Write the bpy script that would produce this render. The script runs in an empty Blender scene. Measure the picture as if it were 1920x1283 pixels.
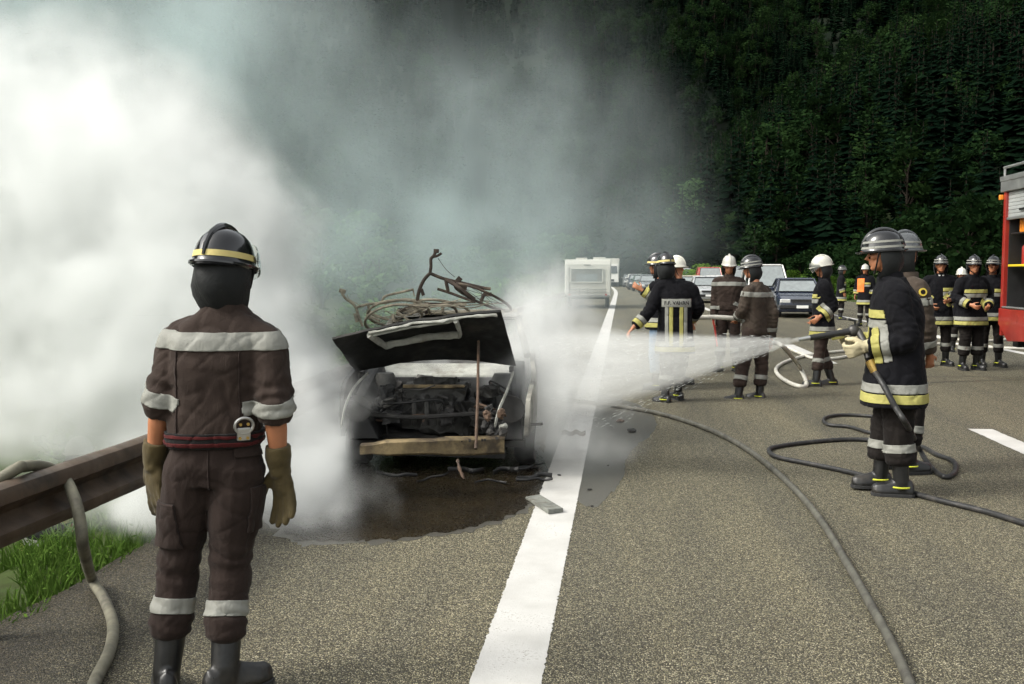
import bpy, bmesh, math, random
import numpy as np
from mathutils import Vector, Matrix, Quaternion, noise as mnoise
R = math.radians
random.seed(7)
C = bpy.context.scene.collection
sc = bpy.context.scene
# ---------------------------------------------------------------- camera
FPX, CX, CY, CAMH = 1867.0, 960.0, 641.5, 1.62
PITCH, YAW = R(4.03), R(6.3)
cam = bpy.data.objects.new('camera', bpy.data.cameras.new('camera')); C.objects.link(cam)
cam.data.sensor_width = 36.0; cam.data.lens = 36.0 * FPX / 1920.0
cam.data.clip_start = 0.05; cam.data.clip_end = 8000
cam.location = (0, 0, CAMH); cam.rotation_euler = (R(90) - PITCH, 0, YAW)
sc.camera = cam
# ---------------------------------------------------------------- sky and sun
SUN_AZ, SUN_EL = R(-110), R(44)          # azimuth measured from +Y (down the road), negative = left
W = bpy.data.worlds.new('World'); sc.world = W; W.use_nodes = True
nt = W.node_tree; nt.nodes.clear()
sky = nt.nodes.new('ShaderNodeTexSky'); sky.sky_type = 'NISHITA'; sky.sun_disc = False
sky.sun_elevation = SUN_EL; sky.sun_rotation = SUN_AZ
sky.air_density = 1.0; sky.dust_density = 4.0; sky.ozone_density = 1.0
hs = nt.nodes.new('ShaderNodeHueSaturation'); hs.inputs['Saturation'].default_value = 0.22
tint = nt.nodes.new('ShaderNodeMix'); tint.data_type = 'RGBA'; tint.blend_type = 'MULTIPLY'; tint.inputs[0].default_value = 1
tint.inputs[7].default_value = (1.0, 1.0, 0.955, 1)
bg = nt.nodes.new('ShaderNodeBackground'); bg.inputs[1].default_value = 0.10
wo = nt.nodes.new('ShaderNodeOutputWorld')
nt.links.new(sky.outputs[0], hs.inputs['Color']); nt.links.new(hs.outputs[0], tint.inputs[6]); nt.links.new(tint.outputs[2], bg.inputs[0]); nt.links.new(bg.outputs[0], wo.inputs[0])
sun = bpy.data.objects.new('sun', bpy.data.lights.new('sun', 'SUN')); C.objects.link(sun)
sun.data.energy = 0.72; sun.data.angle = R(18); sun.data.color = (1.0, 0.97, 0.91)
sdir = Vector((math.sin(SUN_AZ) * math.cos(SUN_EL), math.cos(SUN_AZ) * math.cos(SUN_EL), math.sin(SUN_EL)))
sun.rotation_euler = (-sdir).to_track_quat('-Z', 'Y').to_euler(); sun.location = sdir * 60
sc.view_settings.view_transform = 'Standard'; sc.view_settings.look = 'None'
sc.view_settings.exposure = 1.72; sc.view_settings.gamma = 1.0
sc.render.engine = 'CYCLES'
cy = sc.cycles
cy.use_denoising = True; cy.max_bounces = 16; cy.diffuse_bounces = 3; cy.glossy_bounces = 3
cy.transmission_bounces = 4; cy.volume_bounces = 16; cy.transparent_max_bounces = 12
cy.volume_step_rate = 4.0; cy.volume_max_steps = 192
cy.use_adaptive_sampling = True; cy.adaptive_threshold = 0.02
cy.caustics_reflective = False; cy.caustics_refractive = False
cy.sample_clamp_indirect = 6.0
# ---------------------------------------------------------------- photo pixel -> world
_cm = Matrix.Rotation(YAW, 3, 'Z') @ Matrix.Rotation(R(90) - PITCH, 3, 'X')
CR, CU, CF = _cm @ Vector((1, 0, 0)), _cm @ Vector((0, 1, 0)), _cm @ Vector((0, 0, -1))
CAM = Vector((0, 0, CAMH))
def ray(px, py): return CF + CR * ((px - CX) / FPX) + CU * ((CY - py) / FPX)
def D(px, py, d): return CAM + ray(px, py) * d
def G(px, py, z=0.0):
    r = ray(px, py); return CAM + r * ((z - CAMH) / r.z)
def depth_at(py):                       # depth of the ground seen in picture row py
    return (G(CX, py) - CAM).dot(CF)
# ---------------------------------------------------------------- materials
MATS = {}
class NT:
    """tiny node-graph writer shared by materials and geometry nodes"""
    def __init__(s, tree, math_type): s.t = tree; s.mt = math_type
    def n(s, typ, **kw):
        nd = s.t.nodes.new(typ)
        for k, v in kw.items(): setattr(nd, k, v)
        return nd
    def put(s, sock, v):
        if hasattr(v, 'is_linked') or isinstance(v, bpy.types.NodeSocket): s.t.links.new(v, sock)
        else: sock.default_value = v
    def m(s, op, a, b=None, c=None, clamp=False):
        nd = s.n('ShaderNodeMath', operation=op, use_clamp=clamp); s.put(nd.inputs[0], a)
        if b is not None: s.put(nd.inputs[1], b)
        if c is not None: s.put(nd.inputs[2], c)
        return nd.outputs[0]
    def v(s, op, a, b=None, scale=None):
        nd = s.n('ShaderNodeVectorMath', operation=op); s.put(nd.inputs[0], a)
        if b is not None: s.put(nd.inputs[1], b)
        if scale is not None: s.put(nd.inputs['Scale'], scale)
        return nd.outputs['Value'] if op in ('LENGTH', 'DOT_PRODUCT', 'DISTANCE') else nd.outputs['Vector']
    def noise(s, vec, scale, detail=2, rough=0.5, dist=0, out=0):
        nd = s.n('ShaderNodeTexNoise'); s.put(nd.inputs['Vector'], vec); nd.inputs['Scale'].default_value = scale
        nd.inputs['Detail'].default_value = detail; nd.inputs['Roughness'].default_value = rough; nd.inputs['Distortion'].default_value = dist
        return nd.outputs[out]
    def smooth(s, x, a, b, lo=0.0, hi=1.0):
        nd = s.n('ShaderNodeMapRange', interpolation_type='SMOOTHSTEP'); s.put(nd.inputs['Value'], x)
        for i, q in zip((1, 2, 3, 4), (a, b, lo, hi)): nd.inputs[i].default_value = q
        return nd.outputs[0]
    def ramp(s, x, stops):
        nd = s.n('ShaderNodeValToRGB'); e = nd.color_ramp.elements
        while len(e) < len(stops): e.new(0.5)
        for el, (p, c) in zip(e, stops): el.position = p; el.color = (*c, 1) if len(c) == 3 else c
        s.put(nd.inputs[0], x); return nd.outputs[0]
    def mix(s, f, a, b, blend='MIX'):
        nd = s.n('ShaderNodeMix', data_type='RGBA', blend_type=blend); s.put(nd.inputs[0], f)
        s.put(nd.inputs[6], (*a, 1) if isinstance(a, tuple) else a); s.put(nd.inputs[7], (*b, 1) if isinstance(b, tuple) else b)
        return nd.outputs[2]
def new_mat(name):
    m = bpy.data.materials.new(name); m.use_nodes = True; t = m.node_tree
    b = t.nodes['Principled BSDF']; g = NT(t, 0); MATS[name] = m
    return m, g, b
def bump(g, b, h, strength, dist=0.01):
    nd = g.n('ShaderNodeBump'); nd.inputs['Strength'].default_value = strength; nd.inputs['Distance'].default_value = dist
    g.put(nd.inputs['Height'], h); g.t.links.new(nd.outputs[0], b.inputs['Normal'])
def mat(name, col, rough=0.6, metal=0.0, var=0.25, scale=6, bscale=0, bstr=0.3, bdist=0.004, spec=0.5, dirt=None, coat=0, trans=None, rand=0, dthr=(0.5, 0.72)):
    """general worn surface: base colour broken by two noises, optional dirt colour, bump"""
    m, g, b = new_mat(name)
    tc = g.n('ShaderNodeTexCoord').outputs['Object']
    n1 = g.noise(tc, scale, 5, 0.6)
    lo = tuple(c * (1 - var) for c in col); hi = tuple(min(1, c * (1 + var)) for c in col)
    c = g.ramp(n1, [(0.3, lo), (0.7, hi)])
    if dirt:
        n2 = g.noise(tc, scale * 0.45, 6, 0.65); c = g.mix(g.smooth(n2, *dthr), c, dirt)
    if rand:
        oi = g.n('ShaderNodeObjectInfo').outputs['Random']
        c = g.mix(1.0, c, g.ramp(oi, [(0, (1 - rand,) * 3), (1, (1 + rand * 0.2,) * 3)]), 'MULTIPLY')
    g.put(b.inputs['Base Color'], c)
    g.put(b.inputs['Roughness'], g.smooth(g.noise(tc, scale * 2.1, 3), 0.2, 0.8, max(0.03, rough - 0.12), min(1, rough + 0.12)))
    b.inputs['Metallic'].default_value = metal; b.inputs['Specular IOR Level'].default_value = spec
    b.inputs['Coat Weight'].default_value = coat
    if bscale: bump(g, b, g.noise(tc, bscale, 4, 0.6), bstr, bdist)
    return m
# ---------------------------------------------------------------- mesh collecting
class MB:
    def __init__(s): s.v = []; s.f = []
    def add(s, vs, fs):
        o = len(s.v); s.v += [tuple(q) for q in vs]; s.f += [tuple(i + o for i in f) for f in fs]; return s
    def box(s, c, size, M=None):
        c = Vector(c); h = Vector(size) * 0.5; M = M or Matrix.Identity(3)
        vs = [c + M @ Vector((x * h.x, y * h.y, z * h.z)) for x in (-1, 1) for y in (-1, 1) for z in (-1, 1)]
        return s.add(vs, [(0, 1, 3, 2), (4, 6, 7, 5), (0, 4, 5, 1), (2, 3, 7, 6), (0, 2, 6, 4), (1, 5, 7, 3)])
    def hexa(s, vs):   # 8 corners, bottom ring then top ring
        return s.add(vs, [(3, 2, 1, 0), (4, 5, 6, 7), (0, 1, 5, 4), (1, 2, 6, 5), (2, 3, 7, 6), (3, 0, 4, 7)])
    def loft(s, rings, cap=True, closed=True):
        n = len(rings[0]); vs = [p for r in rings for p in r]; fs = []
        for i in range(len(rings) - 1):
            for j in range(n if closed else n - 1):
                k = (j + 1) % n; fs.append((i * n + j, i * n + k, (i + 1) * n + k, (i + 1) * n + j))
        if cap: fs.append(tuple(reversed(range(n)))); fs.append(tuple(range((len(rings) - 1) * n, len(rings) * n)))
        return s.add(vs, fs)
    def tube(s, pts, rad, seg=10, cap=True, flat=None, up=None, ends=False):
        pts = [Vector(p) for p in pts]; n = len(pts)
        rad = [rad] * n if not hasattr(rad, '__len__') else list(rad)
        if ends:   # rounded ends
            d0 = (pts[0] - pts[1]).normalized(); d1 = (pts[-1] - pts[-2]).normalized()
            pts = [pts[0] + d0 * rad[0] * 0.95, pts[0] + d0 * rad[0] * 0.62] + pts + [pts[-1] + d1 * rad[-1] * 0.62, pts[-1] + d1 * rad[-1] * 0.95]
            rad = [rad[0] * 0.3, rad[0] * 0.78] + rad + [rad[-1] * 0.78, rad[-1] * 0.3]; n += 4
        rings = []; pn = None
        for i, p in enumerate(pts):
            t = (pts[min(i + 1, n - 1)] - pts[max(i - 1, 0)])
            t = t.normalized() if t.length > 1e-9 else Vector((0, 0, 1))
            if pn is None:
                a = Vector(up) if up else (Vector((0, 0, 1)) if abs(t.z) < 0.9 else Vector((1, 0, 0)))
            else: a = pn
            u = (a - t * a.dot(t)); u = u.normalized() if u.length > 1e-6 else t.orthogonal().normalized()
            w = t.cross(u); pn = u; fl = 1.0 if flat is None else flat
            rings.append([p + (u * math.cos(q) + w * math.sin(q) * fl) * rad[i] for q in [2 * math.pi * k / seg for k in range(seg)]])
        return s.loft(rings, cap)
    def ell(s, c, r, M=None, nu=14, nv=9):
        c = Vector(c); M = M or Matrix.Identity(3); rings = []
        for i in range(1, nv):
            a = math.pi * i / nv
            rings.append([c + M @ Vector((r[0] * math.sin(a) * math.cos(b), r[1] * math.sin(a) * math.sin(b), -r[2] * math.cos(a))) for b in [2 * math.pi * k / nu for k in range(nu)]])
        return s.loft(rings)
    def mesh(s, name):
        me = bpy.data.meshes.new(name); me.from_pydata(s.v, [], s.f); me.update(); return me
    def build(s, name, material, parent=None, smooth=False, bevel=0.0, loc=None):
        return place(name, s.mesh(name), material, parent, smooth, bevel, loc)
def M_(m): return MATS[m] if isinstance(m, str) else m
def place(name, me, material, parent=None, smooth=False, bevel=0.0, loc=None):
    if bevel:
        bm = bmesh.new(); bm.from_mesh(me)
        es = [e for e in bm.edges if len(e.link_faces) == 2 and e.calc_face_angle(0) > 0.6]
        bmesh.ops.bevel(bm, geom=es, offset=bevel, segments=2, profile=0.5, affect='EDGES', clamp_overlap=True)
        bm.to_mesh(me); bm.free()
    if material is not None:
        me.materials.clear(); me.materials.append(M_(material))
    o = bpy.data.objects.new(name, me); C.objects.link(o)
    if smooth: shade(me, 0.75 if smooth is True else smooth)
    if parent is not None: o.parent = parent
    if loc is not None: o.location = loc
    return o
def shade(me, ang):
    me.polygons.foreach_set('use_smooth', [True] * len(me.polygons))
    bm = bmesh.new(); bm.from_mesh(me)
    for e in bm.edges:
        if len(e.link_faces) == 2 and e.calc_face_angle(0) > ang: e.smooth = False
    bm.to_mesh(me); bm.free()
def tag(o, label=None, cat=None, group=None, kind=None):
    for k, v in (('label', label), ('category', cat), ('group', group), ('kind', kind)):
        if v: o[k] = v
    return o
def empty(name, loc, rz=0.0, label=None, cat=None, group=None):
    o = bpy.data.objects.new(name, None); C.objects.link(o); o.location = loc; o.rotation_euler = (0, 0, rz); o.empty_display_size = 0.2
    return tag(o, label, cat, group)
def copy_tree(o, parent=None):
    c = o.copy(); C.objects.link(c); c.parent = parent
    for ch in list(o.children): copy_tree(ch, c)
    return c
def lerp(a, b, t): return a + (b - a) * t
def spline(pts, n=8):
    """Catmull-Rom through points"""
    P = [Vector(p) for p in pts]; out = []
    for i in range(len(P) - 1):
        p0, p1, p2, p3 = P[max(i - 1, 0)], P[i], P[i + 1], P[min(i + 2, len(P) - 1)]
        for k in range(n):
            t = k / n
            out.append(0.5 * ((2 * p1) + (p2 - p0) * t + (2 * p0 - 5 * p1 + 4 * p2 - p3) * t * t + (3 * p1 - p0 - 3 * p2 + p3) * t ** 3))
    out.append(P[-1]); return out
# ================================================================ SETTING
def smoothstep(x, a, b):
    t = min(1, max(0, (x - a) / (b - a))); return t * t * (3 - 2 * t)
def road_dx(y): return -0.00052 * max(0, y - 70) ** 2 if y < 300 else -0.00052 * 230 ** 2 - 0.239 * (y - 300)
SIL = [(-60, 0), (2, 0), (6, 0.8), (8.5, 2.4), (11.3, 4.6), (14, 6.8), (17.8, 9.6), (22, 11), (27, 12.5), (40, 14), (62, 10), (80, 0)]
def sil(az):
    for (a, e), (b, f) in zip(SIL, SIL[1:]):
        if a <= az <= b: return lerp(e, f, (az - a) / (b - a))
    return 0.0
def terrain(x, y):
    r = math.hypot(x, y); az = math.degrees(math.atan2(x, y)) + math.degrees(YAW)   # azimuth right of the lens axis
    n = mnoise.noise(Vector((x / 90, y / 90, 3.1))); n2 = mnoise.noise(Vector((x / 28, y / 28, 9.7)))
    # road bench
    dx = x - road_dx(y)
    z = -0.03
    if dx < -2.9: z += -0.06 * smoothstep(-dx, 2.9, 3.4) - 1.85 * smoothstep(-dx, 3.3, 6.2)
    if dx > 12.8: z += 0.5 * smoothstep(dx, 12.8, 17)
    if -3.2 < dx < 12.7: return z - 0.02
    fr = 1 - smoothstep(abs(az), 75, 110)
    # near spur on the right
    E = sil(az)
    if E > 0:
        rs = 330; zs = rs * math.tan(R(E))
        t = smoothstep(r, 95, 130) * max(0, min(1.25, (r - 100) / (rs - 100)))
        z = max(z, zs * t + n * 8 * t + n2 * 2.5 * t)
    # far valley side
    t = max(0, r - 430) * fr
    far = t * 0.60 + (n * 34 + n2 * 9) * min(1, t / 150) + 45 * mnoise.noise(Vector((az / 9.0, r / 700, 5))) * min(1, t / 200)
    z = max(z, min(far, 1150 + n * 60) if r > 430 else z)
    if r > 60: z += n2 * 0.4 * smoothstep(r, 60, 120)
    return z
def polar_sheet():
    mb = MB(); rr = [0.0]; r = 3.0
    rr = [2.0]
    while rr[-1] < 2600: rr.append(rr[-1] * 1.055 + 0.25)
    na = 300
    for q in rr:
        for k in range(na):
            a = 2 * math.pi * k / na; x, y = q * math.sin(a), q * math.cos(a)
            mb.v.append((x, y, terrain(x, y)))
    for i in range(len(rr) - 1):
        for k in range(na):
            j = (k + 1) % na; mb.f.append((i * na + k, (i + 1) * na + k, (i + 1) * na + j, i * na + j))
    mb.v.append((0, 0, -0.06)); c = len(mb.v) - 1
    for k in range(na): mb.f.append((c, k, (k + 1) % na))
    return mb
m, g, b = new_mat('ground'); geo = g.n('ShaderNodeNewGeometry'); P = geo.outputs['Position']
n1 = g.noise(P, 0.9, 6, 0.6); n2 = g.noise(P, 14, 4, 0.6)
c1 = g.ramp(n1, [(0.35, (0.022, 0.036, 0.010)), (0.65, (0.05, 0.075, 0.018))])
c2 = g.ramp(n2, [(0.3, (0.03, 0.027, 0.013)), (0.6, (0.045, 0.065, 0.02))])
dist = g.v('LENGTH', P)
cl = g.mix(0.5, c1, c2)
g.put(b.inputs['Base Color'], g.mix(g.smooth(dist, 90, 150), cl, g.ramp(g.noise(P, 0.05, 5, 0.6), [(0.4, (0.0045, 0.009, 0.0045)), (0.75, (0.012, 0.014, 0.009))])))
b.inputs['Roughness'].default_value = 0.95; b.inputs['Specular IOR Level'].default_value = 0.1
tag(polar_sheet().build('ground', 'ground', smooth=3.0), kind='structure')

# ---- asphalt: coarse open aggregate, patches of wear
m, g, b = new_mat('asphalt'); P = g.n('ShaderNodeNewGeometry').outputs['Position']
vo = g.n('ShaderNodeTexVoronoi', feature='F1'); g.put(vo.inputs['Vector'], g.v('ADD', P, g.v('SCALE', g.noise(P, 60, 2, out=1), scale=0.008))); vo.inputs['Scale'].default_value = 140
stone = g.n('ShaderNodeSeparateColor'); g.put(stone.inputs[0], vo.outputs['Color'])
cs = g.ramp(stone.outputs[0], [(0.0, (0.035, 0.032, 0.024)), (0.22, (0.125, 0.112, 0.076)), (0.58, (0.30, 0.270, 0.186)), (0.84, (0.48, 0.437, 0.315)), (1.0, (0.70, 0.65, 0.52))])
gap = g.smooth(vo.outputs['Distance'], 0.30, 0.62)
cs = g.mix(gap, cs, (0.05, 0.045, 0.034))
fine = g.noise(P, 520, 2, 0.6); cs = g.mix(0.6, cs, g.ramp(fine, [(0.3, (0.45,) * 3), (0.75, (1.5, 1.45, 1.35))]), 'MULTIPLY')
wear = g.noise(g.v('MULTIPLY', P, (1.0, 0.10, 1.0)), 1.3, 7, 0.64)
cs = g.mix(1.0, cs, g.ramp(wear, [(0.3, (0.66, 0.68, 0.68)), (0.7, (1.26, 1.25, 1.12))]), 'MULTIPLY')
sp = g.n('ShaderNodeSeparateXYZ'); g.put(sp.inputs[0], P)
edge = g.smooth(g.m('ADD', sp.outputs[0], g.m('MULTIPLY', g.noise(P, 2.2, 4), 1.1)), -2.2, -0.9)       # shoulder colour gets darker toward the verge side
cs = g.mix(1.0, cs, g.ramp(edge, [(0, (0.30, 0.275, 0.25)), (1, (1, 1, 1))]), 'MULTIPLY')
mid = g.noise(P, 34, 3, .6); cs = g.mix(1.0, cs, g.ramp(mid, [(.3, (.62, .62, .62)), (.7, (1.3, 1.3, 1.28))]), 'MULTIPLY')
stain = g.smooth(g.noise(P, 1.7, 5, 0.7), 0.66, 0.78); cs = g.mix(g.m('MULTIPLY', stain, 0.55), cs, (0.035, 0.032, 0.028))
g.put(b.inputs['Base Color'], cs)
g.put(b.inputs['Roughness'], g.smooth(stone.outputs[1], 0, 1, 0.55, 0.9)); b.inputs['Specular IOR Level'].default_value = 0.4
bump(g, b, g.m('SUBTRACT', g.m('MULTIPLY', stone.outputs[2], 0.4), gap), 0.8, 0.006)
def strip(x0, x1, y0, y1, z, step=8.0, jag=0.0, jn=0.15):
    mb = MB(); n = max(1, int(math.ceil((y1 - y0) / step))); L = []
    for i in range(n + 1):
        y = lerp(y0, y1, i / n); d = road_dx(y); j0 = jag * mnoise.noise(Vector((x0 * 3, y / jn, 1))); j1 = jag * mnoise.noise(Vector((x1 * 3, y / jn, 7)))
        L.append(((x0 + d + j0, y, z), (x1 + d + j1, y, z)))
    mb.v = [p for q in L for p in q]; mb.f = [(2 * i, 2 * i + 1, 2 * i + 3, 2 * i + 2) for i in range(n)]
    return mb
rd = strip(-2.83, 12.4, -14, 22, 0.0, 0.12, 0.05, 0.35)
rd2 = strip(-2.83, 12.4, 22, 300, 0.0, 4); rd.add(rd2.v, rd2.f)
tag(rd.build('road', 'asphalt'), kind='structure')
# ---- painted lines, worn into the aggregate
m, g, b = new_mat('road_paint'); P = g.n('ShaderNodeNewGeometry').outputs['Position']
n1 = g.noise(P, 95, 3, 0.7); n2 = g.noise(P, 3, 5, 0.6)
wv = g.smooth(g.m('ADD', n1, g.m('MULTIPLY', n2, 0.62)), 0.93, 1.10)
g.put(b.inputs['Base Color'], g.mix(wv, g.ramp(n2, [(0.35, (0.42, 0.41, 0.385)), (0.65, (0.52, 0.51, 0.485))]), (0.22, 0.20, 0.165)))
b.inputs['Roughness'].default_value = 0.6; bump(g, b, n1, 0.5, 0.004)
tag(strip(-0.586, -0.304, -14, 22, 0.004, 0.02, 0.011, 0.021).build('edge_line', 'road_paint'), kind='structure')
tag(strip(-0.586, -0.304, 22, 300, 0.004, 4).build('edge_line', 'road_paint'), kind='structure')
d0 = G(1822, 805)
for k in range(-1, 14):      # lane dashes: 4.5 m painted
    y1 = d0.y + 12.0 * k; tag(strip(3.56, 3.80, y1 - 4.6, y1, 0.004, 0.06 if k < 1 else 1.0, 0.012, 0.03).build('lane_dash', 'road_paint'), kind='structure')
tag(strip(7.85, 8.05, -14, 300, 0.004, 1.0).build('edge_line', 'road_paint'), kind='structure')

# ---- tar seams and a long crack across the carriageway
mat('tar', (0.022, 0.021, 0.019), 0.5, 0, .3, 30, 90, .4, .003)
def seam(pts, w, seed):
    P0 = spline(pts, 10); mb = MB(); n = len(P0)
    for i, p in enumerate(P0):
        t = (P0[min(i + 1, n - 1)] - P0[max(i - 1, 0)]).normalized(); s = Vector((-t.y, t.x, 0)); q = p + s * .03 * mnoise.noise(Vector((p.x * 3, p.y * 3, seed))); k = w * (.6 + .5 * mnoise.noise(Vector((p.x * 6, p.y * 6, seed + 3))))
        mb.v += [(q.x - s.x * k, q.y - s.y * k, .0018), (q.x + s.x * k, q.y + s.y * k, .0018)]
    mb.f = [(2 * i, 2 * i + 1, 2 * i + 3, 2 * i + 2) for i in range(n - 1)]; tag(mb.build('tar_seam', 'tar'), kind='structure')
seam([G(1640, 722), G(1740, 718), G(1840, 714), G(1960, 711)], .035, 1); seam([G(1700, 709), G(1800, 706), G(1900, 708), G(1990, 706)], .02, 2)
seam([G(1150, 690), G(1400, 700), G(1560, 704), G(1700, 709)], .010, 5)
# ================================================================ VEGETATION
def foliage_mat(name, lo, hi, rand=0.35, trans=0.25):
    m, g, b = new_mat(name); t = m.node_tree
    gn = g.n('ShaderNodeNewGeometry'); oi = g.n('ShaderNodeObjectInfo').outputs['Random']
    c = g.ramp(gn.outputs['Random Per Island'], [(0.0, lo), (1.0, hi)])
    c = g.mix(1.0, c, g.ramp(oi, [(0, (1 - rand, 1 - rand * 0.9, 1 - rand)), (0.5, (1, 1, 1)), (1, (1 + rand * 0.7, 1 + rand * 0.45, 1 + rand * 0.1))]), 'MULTIPLY')
    g.put(b.inputs['Base Color'], c); b.inputs['Roughness'].default_value = 0.75; b.inputs['Specular IOR Level'].default_value = 0.0
    tr = g.n('ShaderNodeBsdfTranslucent'); g.put(tr.inputs[0], c); mx = g.n('ShaderNodeMixShader'); mx.inputs[0].default_value = trans
    t.links.new(b.outputs[0], mx.inputs[1]); t.links.new(tr.outputs[0], mx.inputs[2]); t.links.new(mx.outputs[0], t.nodes['Material Output'].inputs[0])
    return m
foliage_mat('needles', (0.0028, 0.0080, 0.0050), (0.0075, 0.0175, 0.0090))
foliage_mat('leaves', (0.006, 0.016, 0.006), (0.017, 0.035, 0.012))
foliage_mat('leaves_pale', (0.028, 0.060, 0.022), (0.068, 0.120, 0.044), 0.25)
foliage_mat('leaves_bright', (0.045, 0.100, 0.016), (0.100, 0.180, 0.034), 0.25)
foliage_mat('grass', (0.034, 0.072, 0.011), (0.090, 0.150, 0.030), 0.0)
mat('bark', (0.022, 0.018, 0.014), 0.95, scale=9, spec=.05)
def conifer(rng, H=1.0, levels=17):
    """unit-height spruce: trunk, crown"""
    tr = MB(); tr.tube([(0, 0, -0.03), (0.003, 0, 0.4), (0, 0.002, 0.97)], [0.018, 0.012, 0.002], 6)
    cr = MB(); Rm = rng.uniform(0.15, 0.20)
    for i in range(levels):
        t = i / (levels - 1); z = 0.10 + 0.86 * t; r = Rm * ((1 - t) ** 0.80 + 0.03) * rng.uniform(0.62, 1.25); nb = int(11 - 6 * t)
        a0 = rng.random() * 6.3
        for k in range(nb):
            a = a0 + 6.283 * k / nb + rng.uniform(-.25, .25); l = r * rng.uniform(0.7, 1.2); w = l * rng.uniform(0.26, 0.40) + 0.006
            d = Vector((math.cos(a), math.sin(a), 0)); s = Vector((-d.y, d.x, 0)); drop = l * rng.uniform(0.15, 0.55); z0 = z + rng.uniform(-.012, .012)
            p0 = Vector((0, 0, z0 + 0.012)); p1 = d * l * 0.55 + Vector((0, 0, z0 - drop * 0.35)); p2 = d * l + Vector((0, 0, z0 - drop))
            lf, rt = p1 + s * w - Vector((0, 0, w * 0.55)), p1 - s * w - Vector((0, 0, w * 0.55))
            q1, q2 = p2.lerp(p1, 0.45) + s * w * 0.75 - Vector((0, 0, w * .35)), p2.lerp(p1, 0.45) - s * w * 0.75 - Vector((0, 0, w * .35))
            cr.add([p0, lf, p1, rt, q1, p2, q2], [(0, 1, 2), (0, 2, 3), (1, 4, 2), (4, 5, 2), (2, 5, 6), (2, 6, 3)])
    cr.add([(-.006, 0, .93), (.006, 0, .93), (0, 0, 1.02), (0, -.006, .93), (0, .006, .93)], [(0, 1, 2), (3, 4, 2)])
    return tr, cr
def broadleaf(rng, nleaf=900, wide=0.36, base=0.18, leaf=0.032):
    """unit-height bushy tree: limbs and clumps of single leaf faces"""
    tr = MB(); cr = MB(); tr.tube([(0, 0, -0.03), (0.01, 0, 0.25), (0.0, 0.01, 0.7)], [0.024, 0.016, 0.005], 7)
    cl = []
    for i in range(15):
        z = base + (0.93 - base) * (i + rng.random()) / 15; t = (z - base) / (0.95 - base)
        rr = wide * (math.sin(math.pi * min(1, 0.15 + t * 0.85)) ** 0.7) * rng.uniform(0.35, 0.85); a = rng.random() * 6.3
        c = Vector((rr * math.cos(a), rr * math.sin(a), z)); cl.append((c, wide * rng.uniform(0.26, 0.48)))
        tr.tube([(0, 0, max(0.05, z - 0.18)), c * 0.55 + Vector((0, 0, z * 0.40)), c], [0.008, 0.005, 0.001], 5)
    for k in range(nleaf):
        c, r = cl[k % len(cl)]
        d = Vector((rng.gauss(0, 1), rng.gauss(0, 1), rng.gauss(0, 1))).normalized() * r * rng.uniform(0.45, 1.08); d.z *= 0.72
        p = c + d; u = Vector((rng.gauss(0, 1), rng.gauss(0, 1), rng.gauss(0, .7))).normalized(); w = u.orthogonal().normalized(); s = leaf * rng.uniform(.6, 1.35)
        cr.add([p - u * s, p + w * s * .55, p + u * s, p - w * s * .55], [(0, 1, 2, 3)])
    return tr, cr
rngT = random.Random(11)
def tree_src(fn, nm, leafmat, **kw):
    tr, cr = fn(rngT, **kw); mt, mc = tr.mesh(nm + '_trunk'), cr.mesh(nm + '_crown'); mt.materials.append(MATS['bark']); mc.materials.append(MATS[leafmat])
    both = bpy.data.meshes.new(nm + '_far'); bm = bmesh.new(); bm.from_mesh(mt); bm.faces.ensure_lookup_table(); nt_ = len(bm.faces)
    bm.from_mesh(mc); bm.faces.ensure_lookup_table()
    for i, f in enumerate(bm.faces): f.material_index = 0 if i < nt_ else 1
    bm.to_mesh(both); bm.free(); both.materials.append(MATS['bark']); both.materials.append(MATS[leafmat])
    return mt, mc, both
CON = [tree_src(conifer, 'spruce', 'needles', levels=n) for n in (17, 15, 19)]
BRD = [tree_src(broadleaf, 'broadleaf', 'leaves', nleaf=n, wide=w) for n, w in ((1000, .36), (900, .30))]
BRP = [tree_src(broadleaf, 'broadleaf', 'leaves_pale', nleaf=n, wide=w) for n, w in ((1200, .36), (1000, .30))]
BSH = [tree_src(broadleaf, 'shrub', 'leaves_bright', nleaf=1300, wide=0.55, base=0.05, leaf=0.045), tree_src(broadleaf, 'shrub', 'leaves', nleaf=1500, wide=0.5, base=0.06, leaf=0.04)]
def tree(src, name, label, cat, loc, h, rz, group, wide=1.0):
    e = empty(name, loc, rz, label, cat, group); e.scale = (h * wide, h * wide, h)
    for nm, me in (('trunk', src[0]), ('crown', src[1])):
        o = bpy.data.objects.new(nm, me); C.objects.link(o); o.parent = e
    return e
def az_pos(az, r):
    a = R(az) - YAW; return r * math.sin(a), r * math.cos(a)
pts = []
for k in range(2300):       # near spur
    az = rngT.uniform(3, 36); r = math.sqrt(rngT.uniform(108 ** 2, 345 ** 2)); x, y = az_pos(az, r)
    if sil(az) < 0.6: continue
    pts.append((x, y, rngT.choice((rngT.uniform(6, 11), rngT.uniform(9, 16), rngT.uniform(12, 18))) * (0.75 if r < 140 else 1), r, az))
near = sorted([p for p in pts if p[4] < 29], key=lambda p: -p[2] / p[3])[:270]; nearset = set(near)
for i, (x, y, h, r, az) in enumerate(near):
    q = rngT.random() < (0.30 if 8 < az < 20 else 0.12)
    src = rngT.choice(BRD if q else CON)
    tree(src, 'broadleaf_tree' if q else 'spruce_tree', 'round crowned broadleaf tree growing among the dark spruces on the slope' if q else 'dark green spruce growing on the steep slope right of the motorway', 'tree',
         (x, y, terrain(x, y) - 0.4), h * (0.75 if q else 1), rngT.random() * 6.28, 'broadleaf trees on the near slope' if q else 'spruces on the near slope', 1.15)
far = [p for p in pts if p not in nearset]
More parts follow.
